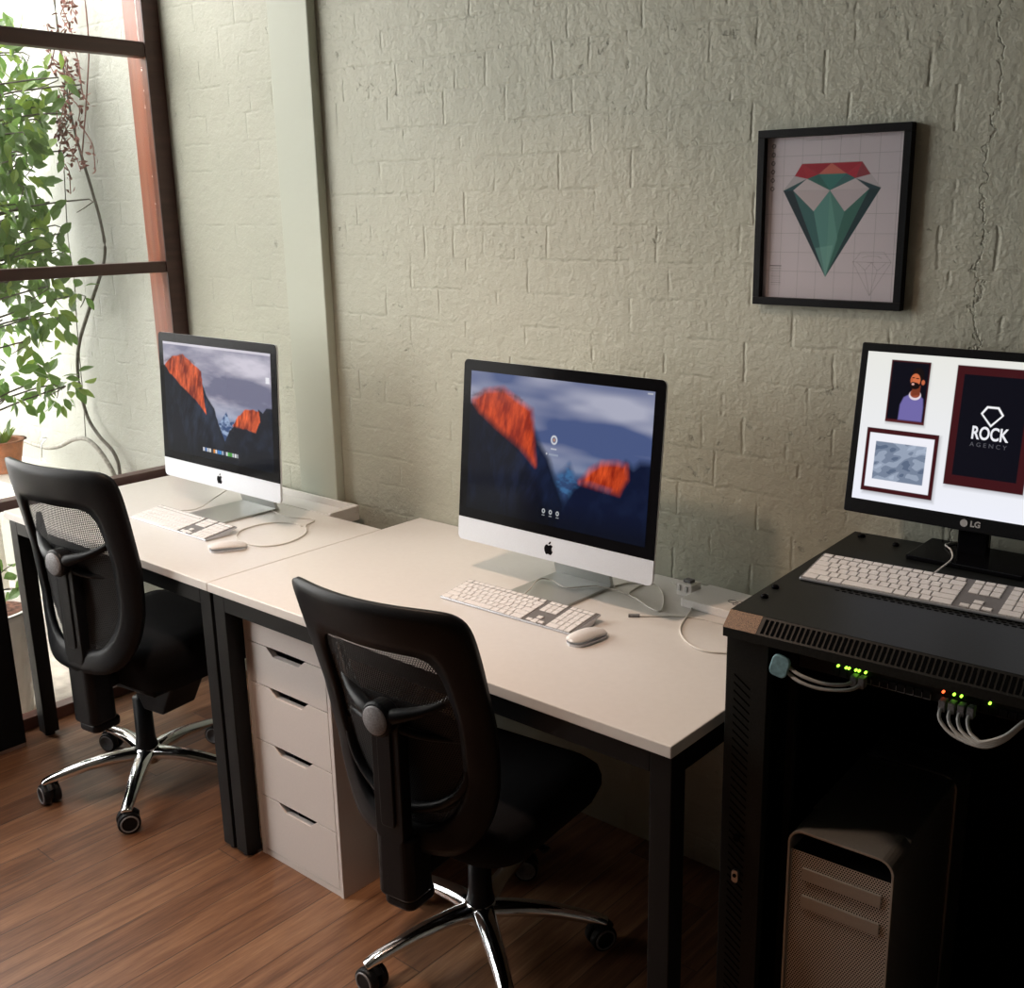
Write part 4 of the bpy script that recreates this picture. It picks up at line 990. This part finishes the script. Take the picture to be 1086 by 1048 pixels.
# ------------------------------------------------------------------ black cupboard at the left edge
cb = empty('black_cupboard', (-1.185, -1.30, 0)); tag(cb, 'black cupboard side at the left edge in front of the window', 'cupboard')
MB().box((-.055, -.37, .012), (.045, .374, .72)).build('cupboard_body', BLKFAB, cb, bevel=.002)
MB().box((-.05, -.365, 0), (.046, .370, .012)).build('foot_glint', ZINC, cb)  # bright strip standing in for the reflection along the cupboard's foot

# ------------------------------------------------------------------ outside: ledge, pots, plants, vines
b_ = MB(); b_.box((-2.5, -.62, .70), (-1.42, -.34, .80)); b_.box((-2.45, -.50, -.06), (-2.35, -.40, .70)); b_.box((-1.60, -.50, -.06), (-1.50, -.40, .70))
tag(b_.build('garden_bench', POTW, bevel=.006), 'long white bench outside the window behind the chair', 'bench')
def pot(x, y, z, r0, r1, h, matl, label, name='plant_pot'):
    p_ = empty(name, (x, y, z)); tag(p_, label, 'plant pot', None)
    MB().lathe([(r0*.96, 0), (r0, .01), (r1, h), (r1+.012, h), (r1+.012, h-.0), (r1-.014, h), (r1-.02, h-.05), (.01, h-.05)], n=36).build('pot_body', matl, p_, smooth=False, bevel=.001)
    MB().lathe([(r1-.022, h-.06), (r1-.022, h-.035), (.02, h-.025)], n=28).build('potting_soil', SOIL, p_)
    return p_
pot(-1.60, -.83, -.06, .13, .19, .44, POTW, 'tall white round planter outside, left of the desk leg')
pot(-1.85, -.31, -.06, .12, .15, .46, POTW, 'white round planter outside, partly behind the desk leg')
pot(-1.94, -.53, .8005, .065, .09, .13, TERRA, 'terracotta pot standing on the white bench outside')

def leaf_into(m_, p, d, n_, ln, wd):
    d = d.normalized(); s = d.cross(n_).normalized(); n2 = s.cross(d)
    prof = [(0, .0), (.25, .75), (.5, 1.), (.78, .6), (1., 0)]
    vs = []; fs = []
    for t, w_ in prof:
        c = p+d*(ln*t)-n2*(ln*.18*t*t)
        vs += [c-s*(wd*w_)+n2*(wd*.25*w_), c, c+s*(wd*w_)+n2*(wd*.25*w_)]
    for i in range(4):
        a = i*3; fs += [(a, a+1, a+4, a+3), (a+1, a+2, a+5, a+4)]
    m_.add(vs, fs)
def rv(): 
    v = Vector((random.gauss(0, 1), random.gauss(0, 1), random.gauss(0, 1))); return v.normalized()
# climbing tree: trunk, branches, leaf clusters (in the space left of the brick wall)
tree = empty('leafy_tree', (-2.10, -.80, -.06)); tag(tree, 'leafy green tree climbing beside the brick wall outside', 'tree')
base = Vector((-2.10, -.80, -.06))
MB().sweep([(0, 0, 0), (-.02, -.03, .6), (.02, -.02, 1.1), (-.03, .02, 1.7), (.0, .05, 2.3), (.03, .08, 2.9)], [.035, .03, .026, .022, .018, .012], 10).build('trunk', VINE, tree, smooth=True)
lm, ly_, bm_ = MB(), MB(), MB()
def cluster(c, r, n, bright=.15, ln=(.055, .085)):
    hub = Vector((random.gauss(-.0, .02), random.gauss(0, .02), c.z-.15+.06))
    bm_.sweep([Vector((0, 0, max(.3, c.z-.25))), (Vector((0, 0, c.z-.15))+c)*.5+rv()*.02, c, c+Vector((random.uniform(-r, r), random.uniform(-r, 0), -r*.6))], [.006, .004, .003, .0015], 5, samples=3)
    for i in range(n):
        p = c+Vector((random.gauss(0, r*.55), random.gauss(0, r*.55), random.gauss(0, r*.6)))
        if p.y+base.y > -.16: continue
        d = (p-c).normalized()*.6+rv()*.6+Vector((0, 0, -.5)); L_ = random.uniform(*ln)
        leaf_into(ly_ if random.random() < bright else lm, p, d, rv()+Vector((.4, -.4, .6)), L_, L_*.26)
def edge_y(z):      # how far the crown reaches towards the brick wall
    return float(np.interp(z, [.95, 1.1, 1.25, 1.5, 1.75, 2.0, 2.3, 2.5, 2.8], [-.40, -.20, -.13, -.07, -.06, -.05, -.05, -.09, -.12]))
for i in range(185):
    z = random.uniform(1.12, 2.45); ye = -.42+(edge_y(z)+.05)
    y = random.uniform(-.95, -.14+edge_y(z)+.08); x = -1.98+random.uniform(-.28, .28)
    if z < 1.5 and random.random() < .45: continue
    cluster(Vector((x, y, z))-base, 0.085, 16, .12 if z < 2.1 else .32)
bm_.build('branches', VINE, tree, smooth=True)
tag(lm.build('leaves', LEAF, tree, recalc=False), kind='stuff'); tag(ly_.build('leaves', LEAFY, tree, recalc=False), kind='stuff')
# hanging drooping leaves lower left
sh = empty('garden_shrub', (-1.60, -.83, .355)); tag(sh, 'small leafy plant growing in the tall white planter outside', 'plant')
a_, s_ = MB(), MB()
for i in range(7):
    t_ = i*2.4; tip = Vector((.15*math.cos(t_), .16*math.sin(t_), random.uniform(.08, .28)))
    s_.sweep([(0, 0, 0), tip*.5+Vector((0, 0, .04)), tip], [.004, .003, .0015], 5)
    for k in range(4): leaf_into(a_, tip*(.55+.15*k), rv()+Vector((0, 0, -.3)), rv()+Vector((0, 0, 1)), .07, .022)
s_.build('stems', VINE, sh); tag(a_.build('leaves', LEAF, sh, recalc=False), kind='stuff')
tp = empty('succulent_plant', (-1.94, -.53, .90)); tag(tp, 'spiky green plant in the terracotta pot outside', 'plant')
a_ = MB()
for i in range(16): t_ = i*2.4; leaf_into(a_, Vector((0, 0, 0)), Vector((math.cos(t_), math.sin(t_), 1.3)), Vector((math.cos(t_+1.5), math.sin(t_+1.5), .5)), .10, .012)
tag(a_.build('leaves', LEAFY, tp, recalc=False), kind='stuff')

# vines against the outside brick wall
VY = -.10
tag(MB().sweep([(-1.89, VY, 2.9), (-1.90, VY, 2.55), (-1.877, VY, 2.198), (-1.824, VY, 2.016), (-1.783, VY, 1.906), (-1.738, VY, 1.76), (-1.745, VY, 1.63), (-1.905, VY, 1.433), (-2.036, VY, 1.267), (-2.079, VY, 1.12), (-2.045, VY, .957), (-1.96, VY, .874), (-1.84, VY, .80), (-1.82, VY, .65), (-1.83, VY, -.06)], [.0045]*3+[.006]*4+[.0075]*8, 8).build('climbing_vine', VINE, None, smooth=True), 'thin dark vine stem snaking up the outside brick wall', 'vine')
tag(MB().sweep([(-3.1, -.14, .80), (-2.835, -.14, .792), (-2.6, -.14, .780), (-2.46, -.14, .773), (-2.352, -.14, .776), (-2.242, -.14, .799), (-2.13, -.14, .839), (-2.026, -.14, .860), (-1.948, -.14, .849), (-1.863, -.14, .80), (-1.78, -.14, .70), (-1.76, -.14, .50)], [.0095]*12, 10).build('trailing_vine', PIPE, None, smooth=True), 'thick grey stem running sideways along the outside wall', 'vine')
tag(MB().sweep([(-1.984, VY, 1.985), (-2.019, VY, 1.72), (-2.012, VY, 1.53), (-2.037, VY, 1.33), (-2.058, VY, 1.04), (-2.079, VY, .85)], .0022, 6).build('hanging_stem', VINE, None, smooth=True), 'thin wiry stem hanging left of the dark vine outside', 'vine')
wh = empty('wire_hook', (-2.33, -.155, .74)); tag(wh, 'small wire hook hanging from the grey stem outside', 'hook')
MB().sweep([(0, -.03, .075), (.01, -.025, .092), (.0, .0, .085), (.005, -.03, .06), (.0, -.035, .0), (-.05, -.035, -.03)], .0025, 6).build('hook_wire', ZINC, wh, smooth=True); MB().sweep([(0, -.035, .0), (.03, -.035, -.01), (.06, -.035, -.04)], .0025, 6).build('hook_leg', ZINC, wh, smooth=True)
dv = empty('dried_vine', (-1.93, -.09, 1.9)); tag(dv, 'dried red brown twiggy vine high on the outside brick wall', 'vine')
a_ = MB(); l_ = MB(); O = Vector((-1.93, -.09, 1.9))
for i in range(26):
    z = random.uniform(2.0, 2.75); x = -1.81+random.uniform(-.09, .09)-.05*(z < 2.2)
    p = Vector((x, -.10-random.uniform(0, .05), z))-O; q = p
    pts = [p]
    for k in range(3): q = q+Vector((random.uniform(-.05, .05), random.uniform(-.015, .015), -random.uniform(.02, .07))); pts.append(q)
    a_.sweep(pts, .0022, 5, samples=3)
    for q in pts:
        for k in range(3): leaf_into(l_, q+rv()*.008, rv(), rv(), random.uniform(.02, .035), .006)
a_.sweep([Vector((-1.70, -.09, 2.9))-O, Vector((-1.69, -.09, 2.5))-O, Vector((-1.74, -.09, 2.3))-O, Vector((-1.86, -.09, 2.0))-O], .003, 6)
a_.build('twigs', DRYV, dv); tag(l_.build('dry_leaves', DRYV, dv, recalc=False), kind='stuff')
